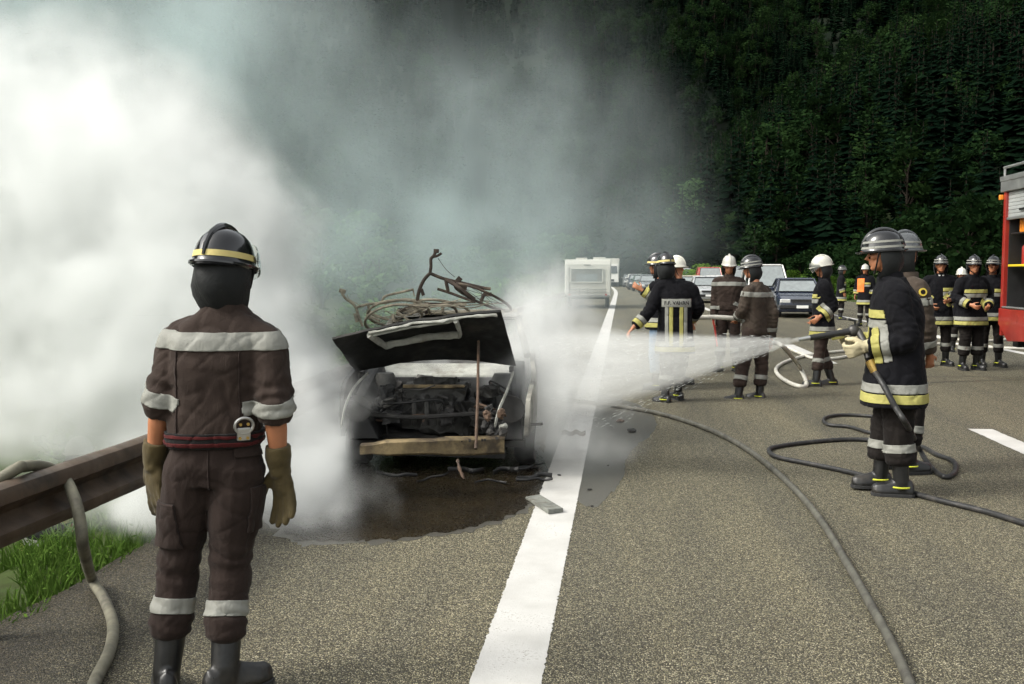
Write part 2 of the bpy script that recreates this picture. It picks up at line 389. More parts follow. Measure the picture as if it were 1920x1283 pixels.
for k in range(900):
    az = rngT.uniform(3, 36); r = math.sqrt(rngT.uniform(330 ** 2, 450 ** 2)); x, y = az_pos(az, r); far.append((x, y, rngT.uniform(10, 17), r, az))
for k in range(3200):
    az = rngT.uniform(2, 16); r = math.sqrt(rngT.uniform(400 ** 2, 900 ** 2)); x, y = az_pos(az, r); far.append((x, y, rngT.uniform(12, 21), r, az))
N = 0
while N < 17000:            # far mountainside
    az = rngT.uniform(-42, 42); r = math.sqrt(rngT.uniform(400 ** 2, 1230 ** 2)); x, y = az_pos(az, r)
    cl = mnoise.noise(Vector((x / 60, y / 60, 0.5)))
    if cl < -0.62: continue
    far.append((x, y, rngT.uniform(13, 25) + cl * 5, r, az)); N += 1
def forest(points):
    me = bpy.data.meshes.new('forest'); me.from_pydata([(x, y, terrain(x, y) - 0.5) for x, y, *_ in points], [], [])
    n = len(points)
    for nm, ty, arr in (('hgt', 'FLOAT', [p[2] for p in points]), ('rot', 'FLOAT', [rngT.random() * 6.28 for _ in points]), ('kind_id', 'INT', [rngT.choice((0, 0, 0, 1, 1, 2, 2, 3)) for _ in points])):
        me.attributes.new(nm, ty, 'POINT').data.foreach_set('value', arr)
    o = bpy.data.objects.new('forest', me); C.objects.link(o)
    ng = bpy.data.node_groups.new('forest_scatter', 'GeometryNodeTree')
    ng.interface.new_socket('Geometry', in_out='INPUT', socket_type='NodeSocketGeometry'); ng.interface.new_socket('Geometry', in_out='OUTPUT', socket_type='NodeSocketGeometry')
    gi, go = ng.nodes.new('NodeGroupInput'), ng.nodes.new('NodeGroupOutput'); join = ng.nodes.new('GeometryNodeJoinGeometry'); L = ng.links.new
    def attr(nm, ty):
        a = ng.nodes.new('GeometryNodeInputNamedAttribute'); a.data_type = ty; a.inputs[0].default_value = nm; return a.outputs[0]
    for i, s in enumerate([CON[0], CON[1], CON[2], BRD[0]]):
        so = bpy.data.objects.new('tree_source', s[2])
        oi = ng.nodes.new('GeometryNodeObjectInfo'); oi.inputs['Object'].default_value = so; oi.inputs['As Instance'].default_value = True
        cmpn = ng.nodes.new('FunctionNodeCompare'); cmpn.data_type = 'INT'; cmpn.operation = 'EQUAL'; L(attr('kind_id', 'INT'), cmpn.inputs[2]); cmpn.inputs[3].default_value = i
        ip = ng.nodes.new('GeometryNodeInstanceOnPoints'); L(gi.outputs[0], ip.inputs['Points']); L(cmpn.outputs[0], ip.inputs['Selection']); L(oi.outputs['Geometry'], ip.inputs['Instance'])
        cx = ng.nodes.new('ShaderNodeCombineXYZ'); L(attr('rot', 'FLOAT'), cx.inputs[2]); L(cx.outputs[0], ip.inputs['Rotation'])
        L(attr('hgt', 'FLOAT'), ip.inputs['Scale']); L(ip.outputs[0], join.inputs[0])
    L(join.outputs[0], go.inputs[0])
    o.modifiers.new('scatter', 'NODES').node_group = ng
    return o
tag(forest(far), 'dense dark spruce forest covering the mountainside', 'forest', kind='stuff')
# ---- trees and shrubs standing along the motorway
def roadside(src, name, label, px, d, h, group=None, wide=1.0):
    p = D(px, 510, d); z = terrain(p.x, p.y); return tree(src, name, label, 'bush' if 'shrub' in name else 'tree', (p.x, p.y, z - 0.1), h, random.random() * 6.28, group, wide)
for px, d, h in ((1262, 150, 10.5), (1302, 142, 10.0), (1330, 150, 7.0), (1440, 130, 6.5), (1375, 118, 6.8), (1215, 165, 7), (1180, 175, 6), (1130, 170, 6.5), (1090, 160, 7.5), (1040, 165, 6.5), (990, 150, 7), (930, 140, 6.5), (880, 150, 7)):
    roadside(BRP[int(px) % 2], 'broadleaf_tree', 'grey-green roadside tree at the foot of the forested mountain', px, d, h, 'trees at the foot of the mountain', 1.1)
for px, d, h in ((1545, 66, 3.5), (1580, 70, 3.2), (1615, 64, 3.9), (1690, 60, 4.4), (1730, 62, 5.2), (1775, 60, 5.0), (1815, 56, 5.6), (1850, 58, 5.2), (1890, 58, 5.6), (1500, 80, 3.0)):
    roadside(BSH[1], 'leafy_shrub', 'tall dark green leafy bush behind the standing firefighters', px, d, h, 'bushes beyond the right lane', 1.0)
for px, d, h in ((1285, 76, 1.9), (1312, 72, 2.3), (1345, 76, 2.2), (1372, 70, 2.2), (1400, 74, 2.0), (1432, 70, 1.9), (1460, 72, 1.7), (1490, 74, 1.8), (1518, 70, 1.9), (1560, 60, 1.5), (1590, 58, 1.3), (1260, 82, 1.7)):
    roadside(BSH[0], 'leafy_shrub', 'low bright green bush on the bank behind the queued cars', px, d, h, 'bright bushes on the bank', 1.3)
for px, d, h in ((520, 24, 2.4), (580, 28, 2.7), (650, 31, 2.6), (700, 36, 2.6), (760, 40, 2.9), (830, 46, 2.9), (890, 52, 3.1), (950, 60, 3.2), (1000, 70, 3.4), (460, 22, 2.3), (380, 20, 2.2), (620, 22, 1.7), (300, 18, 2.0), (200, 17, 2.2)):
    roadside(BSH[0], 'leafy_shrub', 'pale green roadside bush half hidden behind the white smoke', px, d, h, 'bushes behind the smoke', 1.05)
rl = random.Random(21)
for k in range(34):
    px = rl.uniform(150, 1060); d = rl.uniform(75, 260)
    roadside(BRP[k % 2], 'broadleaf_tree', 'tree standing on the valley floor behind the drifting smoke', px, d, rl.uniform(5.5, 10), 'trees on the valley floor', 1.2)
# ---- verge grass: real blades
def grass_patch(n, x0, x1, y0, y1, rng):
    V = []; F = []
    for k in range(n):
        x = x1 - (x1 - x0) * rng.random() ** 1.6; y = rng.uniform(y0, y1)
        if mnoise.noise(Vector((x * 1.6, y * 1.6, 2))) < -0.28 or x > x1 - 0.14 - 0.14 * mnoise.noise(Vector((1, y * 2.4, 5))): continue
        z = terrain(x, y) - 0.01; h = rng.uniform(0.05, 0.17) * (1 + 0.6 * mnoise.noise(Vector((x * 2, y * 2, 8)))); a = rng.random() * 6.28; w = rng.uniform(0.003, 0.007)
        c, s = math.cos(a) * w, math.sin(a) * w; lx, ly = rng.gauss(0, .4) * h, rng.gauss(0, .4) * h; o = len(V)
        V += [(x - c, y - s, z), (x + c, y + s, z), (x + c * .8 + lx * .4, y + s * .8 + ly * .4, z + h * .6), (x - c * .8 + lx * .4, y - s * .8 + ly * .4, z + h * .6), (x + lx, y + ly, z + h)]
        F += [(o, o + 1, o + 2, o + 3), (o + 3, o + 2, o + 4)]
        if k % 6 == 0:     # broad weed leaf
            r = rng.uniform(.010, .022); u = Vector((rng.gauss(0, 1), rng.gauss(0, 1), rng.uniform(-.4, .4))).normalized() * r; v = u.orthogonal().normalized() * r * .38
            p = Vector((x, y, z + h * .7)); o = len(V); V += [tuple(p - u), tuple(p + v), tuple(p + u), tuple(p - v)]; F.append((o, o + 1, o + 2, o + 3))
    mb = MB(); mb.v, mb.f = V, F; return mb
rg = random.Random(3)
gp = grass_patch(26000, -6.2, -2.66, 2.2, 9.5, rg); gp2 = grass_patch(9000, -9, -2.7, 9.5, 26, rg); gp.add(gp2.v, gp2.f)
tag(gp.build('verge_grass', 'grass'), 'lush green grass and weeds on the verge under the guard rail', 'grass', kind='stuff')
# ================================================================ GUARD RAIL
mat('rail_rust', (0.085, 0.058, 0.038), 0.55, 0.35, 0.35, 5, 40, 0.3, 0.003, dirt=(0.020, 0.017, 0.014))
mat('steel', (0.45, 0.45, 0.44), 0.4, 0.9, 0.15)
mat('dark_steel', (0.06, 0.058, 0.055), 0.5, 0.6, 0.3)
RAIL_X, RAIL_Z = -2.60, 0.60
def rail_profile():
    pr = [(-.02, .150), (.02, .156), (.055, .140), (.075, .105), (.075, .070), (.02, .030), (.0, .0), (.02, -.030), (.075, -.070), (.075, -.105), (.055, -.140), (.02, -.156), (-.02, -.150)]
    pr = [(x, z * .86) for x, z in pr]; return pr + [(x - 0.006, z * 0.965) for x, z in reversed(pr)]
gr = empty('guard_rail', (RAIL_X - 0.1, 3.0, terrain(RAIL_X - .3, 3.0)), 0, 'rust brown double wave steel guard rail along the smoky shoulder', 'guard rail')
gi = gr.matrix_basis.inverted() if False else Matrix.Translation(-gr.location)
for k in range(-2, 14):
    y0, y1 = 0.4 + 4.0 * k, 0.4 + 4.0 * (k + 1) + 0.16; mb = MB(); rings = []
    for i in range(9):
        y = lerp(y0, y1, i / 8); w = 0.012 * mnoise.noise(Vector((0, y, 4))); off = 0.0 if k % 2 else 0.004
        rings.append([gi @ Vector((RAIL_X + x + w + off, y, RAIL_Z + z + 0.02 * mnoise.noise(Vector((3, y * .5, 1))))) for x, z in rail_profile()])
    mb.loft(rings).build('beam', 'rail_rust', gr, smooth=0.6)
for k in range(-3, 26):
    y = 4.02 + 2.0 * k; zb = terrain(RAIL_X - .25, y) - 0.3; mb = MB(); M = Matrix.Rotation(random.uniform(-.03, .03), 3, 'X')
    c = gi @ Vector((RAIL_X - .15, y, (RAIL_Z + .08 + zb) / 2)); h = RAIL_Z + .08 - zb
    mb.box(c, (.010, .06, h), M).box(c + Vector((-.02, .027, 0)), (.04, .008, h), M).box(c + Vector((-.02, -.027, 0)), (.04, .008, h), M).build('post', 'dark_steel', gr)
    MB().box(gi @ Vector((RAIL_X - .06, y, RAIL_Z)), (.11, .07, .16)).build('spacer', 'dark_steel', gr)
# ================================================================ BURNT CAR
mat('char', (0.012, 0.011, 0.010), 0.75, 0.0, 0.5, 7, 45, 0.5, 0.006, dirt=(0.05, 0.045, 0.038))
mat('soot_panel', (0.012, 0.012, 0.012), 0.6, 0.2, 0.5, 4, 30, 0.25, 0.004, dirt=(0.03, 0.028, 0.025))
mat('ash_paint', (0.26, 0.25, 0.215), 0.8, 0.0, 0.4, 5, 40, 0.5, 0.004, dirt=(0.025, 0.022, 0.018), dthr=(.42, .62))
mat('ash_white', (0.36, 0.36, 0.32), 0.85, 0.0, 0.3, 9, 50, 0.4, 0.003, dirt=(0.20, 0.19, 0.16))
mat('burnt_beam', (0.26, 0.195, 0.10), 0.6, 0.25, 0.45, 7, 60, 0.45, 0.004, dirt=(0.05, 0.036, 0.022), dthr=(.40, .62))
mat('rust', (0.085, 0.052, 0.033), 0.8, 0.2, 0.4, 14, 60, 0.4, 0.003, dirt=(0.05, 0.035, 0.025))
mat('burnt_alloy', (0.048, 0.047, 0.043), 0.6, 0.5, 0.5, 10, 50, 0.4, 0.004, dirt=(0.02, 0.02, 0.018))
mat('melted_rubber', (0.010, 0.010, 0.010), 0.5, 0, 0.4, 12, 60, 0.7, 0.008)
cl = G(812, 902); CARY = R(4)
burnt = empty('burnt_car', cl, CARY, 'burnt out white car with raised hood on the shoulder, front facing the puddle', 'car')
CI = (Matrix.Translation(cl) @ Matrix.Rotation(CARY, 4, 'Z')).inverted()
def cw(px, py, d): return CI @ D(px, py, d)
def car_side(s):
    """one flank: polygon with wheel arches, extruded and bowed"""
    out = []
    def arc(yc, a0, a1, r=0.345, n=9): return [(yc + r * math.cos(R(lerp(a0, a1, i / n))), 0.29 + r * math.sin(R(lerp(a0, a1, i / n)))) for i in range(n + 1)]
    out += [(0.03, 0.30), (0.33, 0.22)] if False else [(0.10, 0.33)]
    out += arc(0.72, 168, 8) + [(1.10, 0.20), (2.90, 0.20)] + arc(3.28, 172, 8) + [(3.66, 0.30), (3.98, 0.34), (4.06, 0.62), (4.0, 0.84), (3.5, 0.90), (2.2, 0.90), (1.25, 0.875), (0.75, 0.80), (0.28, 0.70), (0.10, 0.62), (0.06, 0.5)]
    bm = bmesh.new(); vs = [bm.verts.new((0, y, z)) for y, z in out]; f = bm.faces.new(vs)
    bmesh.ops.triangulate(bm, faces=[f]); bmesh.ops.subdivide_edges(bm, edges=[e for e in bm.edges if e.calc_length() > .25], cuts=2, use_grid_fill=True)
    bmesh.ops.triangulate(bm, faces=bm.faces[:])
    ex = bmesh.ops.extrude_face_region(bm, geom=bm.faces[:]); up = [v for v in ex['geom'] if isinstance(v, bmesh.types.BMVert)]
    inner = set(up)
    for v in bm.verts:
        y, z = v.co.y, v.co.z; bow = 0.80 - 0.16 * max(0, (0.5 - y)) ** 1.3 - 0.045 * ((z - 0.55) / 0.35) ** 2 - 0.05 * max(0, y - 3.6)
        v.co.x = s * (bow - (0.035 if v in inner else 0) + 0.014 * mnoise.noise(Vector((s * 3, y * 3.2, z * 3.2))))
    me = bpy.data.meshes.new('flank'); bm.to_mesh(me); bm.free(); return me
for s in (-1, 1):
    o = place('fender_and_doors', car_side(s), 'ash_paint' if s > 0 else 'soot_panel', burnt, smooth=0.6)
    mb = MB()   # pillars
    mb.tube([(s * .70, 1.28, .87), (s * .60, 1.85, 1.17)], .032, 6).tube([(s * .71, 2.25, .88), (s * .60, 2.35, 1.19)], .035, 6).tube([(s * .70, 3.45, .88), (s * .58, 3.05, 1.18)], .05, 6)
    mb.tube([(s * .60, 1.85, 1.17), (s * .61, 2.35, 1.19), (s * .58, 3.05, 1.18)], .03, 6).build('pillar', 'ash_paint', burnt, True)
    # inner wing, strut tower
    MB().hexa([(s * .70, .15, .30), (s * .45, .15, .30), (s * .45, 1.15, .35), (s * .70, 1.15, .35), (s * .66, .18, .60), (s * .60, .18, .58), (s * .58, 1.15, .84), (s * .68, 1.15, .84)]).build('inner_wing', 'soot_panel', burnt, bevel=.01)
    MB().tube([(s * .50, .78, .35), (s * .50, .80, .70), (s * .50, .80, .76)], [.12, .10, .07], 14).build('strut_tower', 'burnt_alloy', burnt, True)
    # headlamp bowl and melted remains
    mb = MB(); mb.tube([(s * .60, .12, .55), (s * .60, .22, .55)], [.10, .06], 14).tube([(s * .60, .10, .55), (s * .60, .125, .55)], [.108, .108], 14)
    mb.build('headlamp_bowl', 'char', burnt, True)
    for i, yc in enumerate((.72, 3.28)):
        w = empty('wheel', (s * .70, yc, .25)); w.parent = burnt
        mb = MB(); pr = [(-.075, .17), (-.08, .24), (-.05, .262), (.05, .262), (.08, .24), (.075, .17)]
        mb.loft([[(x + .01 * math.sin(a * 3), r * math.cos(a) * (1 + .02 * math.sin(a * 5)), r * math.sin(a) * (0.94 if math.sin(a) < 0 else 1)) for x, r in pr] for a in [2 * math.pi * k / 28 for k in range(29)]], cap=False).build('tyre', 'melted_rubber', w, True)
        mb = MB(); mb.tube([(-.06, 0, 0), (.06, 0, 0)], .172, 24)
        for k in range(8): a = k * math.pi / 4; mb.box((s * .065, .10 * math.cos(a), .10 * math.sin(a)), (.02, .03, .11), Matrix.Rotation(a - math.pi / 2, 3, 'X'))
        mb.build('rim', 'burnt_alloy', w, 0.5)
# roof, sagged in the heat
mb = MB(); n = 10; top = []
for lay in (0, 1):
    for i in range(n + 1):
        for j in range(n + 1):
            u, v = i / n, j / n; x = lerp(-.585, .585, u); y = lerp(1.82, 3.08, v)
            sag = -.07 * math.sin(math.pi * u) * math.sin(math.pi * v) + .02 * mnoise.noise(Vector((x * 4, y * 4, 1)))
            mb.v.append((x, y, 1.185 + sag + .03 * math.sin(math.pi * u) - lay * .02))
N1 = (n + 1) ** 2
for i in range(n):
    for j in range(n):
        a, b_, c, d = i * (n + 1) + j, (i + 1) * (n + 1) + j, (i + 1) * (n + 1) + j + 1, i * (n + 1) + j + 1
        mb.f += [(a, b_, c, d), (a + N1, d + N1, c + N1, b_ + N1)]
mb.build('roof', 'ash_paint', burnt, True)
MB().hexa([(-.66, 1.06, .64), (.66, 1.06, .64), (.68, 1.30, .70), (-.68, 1.30, .70), (-.66, 1.07, .715), (.66, 1.07, .715), (.68, 1.32, .80), (-.68, 1.32, .80)]).build('cowl', 'ash_white', burnt, bevel=.012)
MB().hexa([(-.64, 1.02, .22), (.64, 1.02, .22), (.64, 1.06, .22), (-.64, 1.06, .22), (-.66, 1.03, .70), (.66, 1.03, .70), (.66, 1.055, .70), (-.66, 1.055, .70)]).build('firewall', 'soot_panel', burnt, bevel=.01)
MB().box((0, 2.1, .24), (1.42, 3.6, .05)).build('floor_pan', 'char', burnt)
MB().box((0, 3.98, .62), (1.40, .06, .50)).box((0, 3.55, .89), (1.36, .85, .03)).build('boot_lid', 'ash_paint', burnt, bevel=.015)
mb = MB(); mb.tube([(-.62, 1.45, .78), (.62, 1.45, .78)], .05, 8).box((-.3, 1.42, .72), (.5, .15, .14)).build('dashboard_frame', 'char', burnt)
for sx, sy in ((-.34, 2.2), (.34, 2.2), (-.34, 2.95), (.34, 2.95)):
    mb = MB()
    for q in (-.2, .2): mb.tube([(sx + q, sy - .35, .42), (sx + q, sy, .44), (sx + q * .9, sy + .14, .95)], .016, 6)
    for k in range(6): mb.tube([(sx - .19, sy + .02 + .022 * k, .5 + .08 * k), (sx + .19, sy + .02 + .022 * k, .5 + .08 * k)], .008, 5)
    mb.build('seat_frame', 'rust', burnt)
mb = MB(); mb.tube([(-.34 + .17 * math.cos(a), 1.62 + .06 * math.sin(a), .86 + .16 * math.sin(a)) for a in [k * .35 for k in range(19)]], .012, 6).build('steering_wheel', 'char', burnt)
def roughen(mb, amp, fr, cuts=5):
    bm = bmesh.new(); me = mb.mesh('t'); bm.from_mesh(me); bmesh.ops.subdivide_edges(bm, edges=bm.edges[:], cuts=cuts, use_grid_fill=True)
    for v in bm.verts: v.co += Vector((mnoise.noise(v.co * fr), mnoise.noise(v.co * fr + Vector((9, 0, 0))), mnoise.noise(v.co * fr + Vector((0, 9, 0))))) * amp
    r = MB(); bm.verts.index_update(); r.v = [tuple(v.co) for v in bm.verts]; r.f = [tuple(v.index for v in f.verts) for f in bm.faces]; bm.free(); return r
# engine bay
mb = MB(); mb.box((-.05, .66, .50), (.50, .36, .36)).box((-.05, .66, .705), (.34, .20, .06)).box((.02, .48, .42), (.30, .10, .26)).box((.25, .62, .42), (.22, .30, .26))
roughen(mb, .05, 13).build('engine_block', 'burnt_alloy', burnt, bevel=.004)
mb = MB()
for k in range(4): x = -.20 + .10 * k; mb.tube([(x, .50, .60), (x, .40, .58), (x + .01, .36, .48), (x, .38, .38)], .022, 8)
mb.build('manifold', 'burnt_alloy', burnt, True)
mb = MB().box((-.08, .47, .685), (.44, .05, .028)); mb.box((.16, .46, .69), (.10, .06, .02)); mb.build('rocker_cover', 'burnt_beam', burnt, bevel=.006)
rr = random.Random(5)
for k in range(15): a = MB(); x, y, z = rr.uniform(-.56, .56), rr.uniform(.25, .95), rr.uniform(.42, .66); a.box((x, y, z), (rr.uniform(.06, .18), rr.uniform(.06, .18), rr.uniform(.06, .16)), Matrix.Rotation(rr.random(), 3, 'Z')); roughen(a, .035, 17, 3).build('burnt_component', rr.choice(['char', 'burnt_alloy', 'char', 'soot_panel']), burnt, bevel=.012)
for k in range(34):
    x, y = rr.uniform(-.58, .62), rr.uniform(.15, .9); z = rr.uniform(.42, .62); P0 = [Vector((x, y, z))]
    for q in range(4): P0.append(P0[-1] + Vector((rr.gauss(0, .11), rr.gauss(0, .07), rr.gauss(0, .06))))
    MB().tube(spline(P0, 5), rr.uniform(.006, .016), 6).build('burnt_hose', rr.choice(['char', 'rust', 'burnt_alloy', 'char', 'char', 'soot_panel']), burnt, True)
MB().tube(spline([Vector((-.60, .17, .50)), Vector((-.2, .15, .475)), Vector((.1, .16, .49)), Vector((.58, .18, .52))], 5), .018, 6, flat=.6).build('radiator_support', 'char', burnt, True)
# right front corner: ash lumps and torn sheet
for k in range(12):
    p = cw(rr.uniform(905, 950), rr.uniform(765, 815), rr.uniform(7.25, 7.6)); e = MB(); e.ell(p, (rr.uniform(.015, .04), rr.uniform(.02, .05), rr.uniform(.015, .05)), None, 8, 6)
    e.v = [tuple(Vector(q) + Vector((mnoise.noise(Vector(q) * 25), mnoise.noise(Vector(q) * 25 + Vector((7, 0, 0))), mnoise.noise(Vector(q) * 25 + Vector((0, 5, 0))))) * .02) for q in e.v]
    e.build('melted_lump', rr.choice(['ash_white', 'char', 'char', 'rust']), burnt)
MB().tube(spline([cw(962, 700, 8.2), cw(950, 735, 7.8), cw(936, 768, 7.45), cw(928, 800, 7.3)], 5), [.018] * 15 + [.012], 6, flat=.5).build('wing_edge', 'ash_white', burnt, True)
MB().tube(spline([cw(690, 700, 8.1), cw(665, 725, 7.8), cw(648, 760, 7.45), cw(640, 800, 7.25)], 5), .014, 6, flat=.5).build('wing_edge', 'ash_white', burnt, True)
# bumper beam: open C section, bent, pale rust
a, b2 = cw(676, 843, 7.05), cw(946, 832, 7.35); mb = MB(); rings = []
for i in range(13):
    t = i / 12; p = a.lerp(b2, t) + Vector((0, -.035 * math.sin(math.pi * t), .008 * math.sin(5 * t)))
    h = .054 + (.012 if t > .5 else 0) - (.016 if t < .1 else 0)
    rings.append([p + Vector((0, y, z)) for y, z in ((.05, h), (-.012, h), (-.03, h * .75), (-.03, -h * .75), (-.012, -h), (.05, -h), (.05, -h * .9), (-.005, -h * .85), (-.02, -h * .6), (-.02, h * .6), (-.005, h * .85), (.05, h * .9))])
bb = mb.loft(rings).build('bumper_beam', 'burnt_beam', burnt, smooth=.5)
for px, py, r in ((880, 827, .012), (903, 828, .010), (908, 828, .010), (930, 826, .012), (866, 828, .006)):
    p = cw(px, py, 7.2); p = Vector((p.x, lerp(a.y, b2.y, (p.x - a.x) / (b2.x - a.x)) - .035 * math.sin(math.pi * (p.x - a.x) / (b2.x - a.x)) - .0305, p.z))
    MB().tube([p, p + Vector((0, -.002, 0))], r, 12).build('bolt_hole', 'char', bb)
# under the beam: valance, torn sheet, undershield on the road
MB().hexa([(-.55, .42, .12), (.55, .38, .10), (.55, .75, .12), (-.55, .75, .12), (-.52, .46, .30), (.52, .44, .26), (.52, .75, .32), (-.52, .75, .32)]).build('front_subframe', 'char', burnt, bevel=.02)
mb = MB(); 0 and mb.loft([[cw(730, 858 + 10 * math.sin(3 * t), 7.0 + .05 * t) + Vector((.9 * t, 0, -.0 + .05 * t + q)) for q in (0, .03)] for t in [i / 8 for i in range(9)]], cap=False, closed=False)
MB().tube(spline([cw(858, 862, 7.1), cw(862, 880, 7.05), cw(870, 898, 7.0)], 4), [.010, .014, .008, .012, .015, .009, .013, .009, .006], 7).build('hanging_bracket', 'rust', burnt, True)
for k in range(9):
    px, py = rr.uniform(700, 1000), rr.uniform(880, 912); p = CI @ G(px, py, .02); P0 = [p]
    for q in range(4): P0.append(P0[-1] + Vector((rr.uniform(.03, .1), rr.gauss(0, .04), rr.gauss(0, .012)))); P0[-1].z = max(.012, P0[-1].z)
    MB().tube(spline(P0, 4), rr.uniform(.008, .02), 6, flat=.5).build('melted_strip', 'melted_rubber', burnt, True)
# hood: grid between measured corners, blistered, folded rim, exposed inner frame
TL, TR, BR, BL = cw(623, 637, 7.55), cw(940, 585, 7.75), cw(968, 687, 8.45), cw(667, 698, 8.25)
def hood_pt(u, v):
    top = TL.lerp(TR, u); bot = BL.lerp(BR, u); p = top.lerp(bot, v)
    p += Vector((0, 0, .035)) * math.sin(math.pi * u) * (1 - v * .2) + Vector((0, .05, .06)) * math.sin(math.pi * u) * math.sin(math.pi * v)
    p += Vector((0, 0, .05)) * math.sin(math.pi * u) * v * v
    return p + Vector((0, 1, .6)) * .022 * mnoise.noise(Vector((u * 9, v * 6, 5))) * .6 + Vector((0, 1, .6)) * .012 * mnoise.noise(Vector((u * 4, v * 4, 2)))
mb = MB(); nu, nv = 22, 12; nrm = (TR - TL).cross(BL - TL).normalized(); nrm = nrm if nrm.y > 0 else -nrm
for lay in (0, .018):
    for j in range(nv + 1):
        for i in range(nu + 1): mb.v.append(tuple(hood_pt(i / nu, j / nv) + nrm * lay))
NN = (nu + 1) * (nv + 1)
for j in range(nv):
    for i in range(nu):
        q = j * (nu + 1) + i; mb.f += [(q, q + 1, q + nu + 2, q + nu + 1), (q + NN, q + nu + 1 + NN, q + nu + 2 + NN, q + 1 + NN)]
bd = [i for i in range(nu + 1)] + [j * (nu + 1) + nu for j in range(1, nv + 1)] + [nv * (nu + 1) + i for i in range(nu - 1, -1, -1)] + [j * (nu + 1) for j in range(nv - 1, 0, -1)]
for p, q in zip(bd, bd[1:] + bd[:1]): mb.f.append((p, p + NN, q + NN, q))
mat('hood_soot', (.013, .013, .012), .7, .1, .6, 6, 38, .5, .006, dirt=(.060, .054, .045), dthr=(.50, .74))
hood = mb.build('hood', 'hood_soot', burnt, True)
F = [hood_pt(*q) - nrm * .028 for q in ((.205, .03), (.24, .44), (.265, .49), (.45, .48), (.66, .44), (.70, .41), (.715, .02))]
def bar(p, q, w, t): return MB().tube([p, q], w, 4, flat=t)
mb = MB(); mb.tube(spline(F, 5), .029, 8, flat=.6); mb.tube(spline([hood_pt(u, .012) - nrm * .02 for u in (.21, .35, .5, .62, .715, .85, .97)], 4), .013, 7); mb.tube(spline([hood_pt(u, .05) - nrm * .03 for u in (.22, .4, .6, .71)], 4), .011, 7)
mb.v = [tuple(Vector(q) + Vector((mnoise.noise(Vector(q) * 30), 0, mnoise.noise(Vector(q) * 30 + Vector((3, 3, 3))))) * .012) for q in mb.v]
mb.build('hood_inner_frame', 'ash_white', hood, True)
MB().tube([cw(897, 640, 7.95), cw(896, 740, 7.5), cw(892, 842, 7.2)], [.011, .011, .013], 8).build('hood_prop_rod', 'rust', burnt, True)
for u in (.03, .97): MB().box(hood_pt(u, 1.0) + Vector((0, .03, -.03)), (.04, .12, .05)).build('hood_hinge', 'char', burnt, bevel=.006)
# ================================================================ BURNT BICYCLES on the roof
mat('burnt_tube', (0.040, 0.028, 0.020), 0.8, 0.3, 0.5, 12, 60, 0.5, 0.003, dirt=(0.15, 0.12, 0.085))
mat('ash_tube', (0.26, 0.23, 0.17), 0.9, 0.1, 0.4, 16, 60, 0.5, 0.003, dirt=(0.05, 0.04, 0.03))
def tr(pts, d): return [D(x, y, d if len(q) == 0 else q[0]) for (x, y, *q) in pts]
def wheel_ring(mb, c, u, v, r, tube, n=36, spokes=0):
    mb.tube([c + (u * math.cos(a) + v * math.sin(a)) * r for a in [2 * math.pi * k / n for k in range(n + 1)]], tube, 6)
def bicycle(label, base, frame, bars, rings, bits, m1, m2):
    e = empty('burnt_bicycle', base, 0, label, 'bicycle', None); I = Matrix.Translation(-Vector(base))
    for nm, P0, r in frame: MB().tube([I @ p for p in spline(P0, 5)], r, 7).build(nm, m1, e, True)
    for nm, P0, r in bars: MB().tube([I @ p for p in spline(P0, 5)], r, 7).build(nm, m1, e, True)
    for c, u, v, r, sp in rings:
        w = empty('wheel', I @ c); w.parent = e; mb = MB(); wheel_ring(mb, Vector(), u, v, r, .014); mb.build('rim', m2, w, True)
        mb = MB(); nrm = u.cross(v).normalized(); mb.tube([nrm * -.04, nrm * .04], .018, 8); mb.build('hub', m1, w, True)
        for k in range(sp):
            a = 2 * math.pi * k / sp + .1; MB().tube([nrm * (.03 if k % 2 else -.03), (u * math.cos(a + .2) + v * math.sin(a + .2)) * r], .0022, 4).build('spoke', m1, w)
    for nm, p, s in bits: MB().box(I @ p, s, Matrix.Rotation(rr.random() * 2, 3, 'Y')).build(nm, m1, e, bevel=.004)
    return e
U = lambda dx, dy, dd=0: (CR * dx - CU * dy + CF * dd).normalized()
roofz = burnt.matrix_basis if False else None
dB = 9.75
bicycle('burnt bicycle on the car roof with its handlebar stem pointing straight up', D(800, 590, dB),
  [('top_tube', tr([(807, 513), (832, 523), (862, 530), (905, 540), (920, 542)], dB), .017), ('down_tube', tr([(836, 524, 9.7), (850, 532, 9.65), (868, 545, 9.6), (890, 562, 9.6)], dB), .020),
   ('seat_tube', tr([(836, 526, 9.7), (840, 546, 9.7)], dB), .018), ('chain_stay', tr([(820, 542, 9.7), (842, 549, 9.7), (872, 560, 9.65), (890, 566, 9.6)], dB), .014), ('fork', tr([(782, 566), (786, 545), (795, 525), (806, 513)], dB), .018)],
  [('handlebar_stem', tr([(806, 513), (808, 500), (808, 486), (813, 480), (818, 470)], dB), .016), ('handlebar', tr([(812, 482), (820, 480), (828, 475)], dB), .013), ('brake_cable', tr([(821, 484), (836, 505), (853, 520)], dB), .003)],
  [(D(905, 558, 9.8), U(1, .46, .1), U(-.20, .10, 1), .30, 12), (D(800, 590, 9.9), U(1, -.15, .2), U(.1, .30, 1), .30, 12)],
  [('brake_lever', D(860, 525, dB), (.05, .03, .06)), ('pedal', D(792, 548, dB), (.07, .03, .03)), ('saddle_clamp', D(818, 471, dB), (.05, .03, .04)), ('derailleur', D(914, 552, dB), (.04, .03, .08)), ('crank', D(866, 538, dB), (.10, .03, .05))], 'burnt_tube', 'burnt_tube')
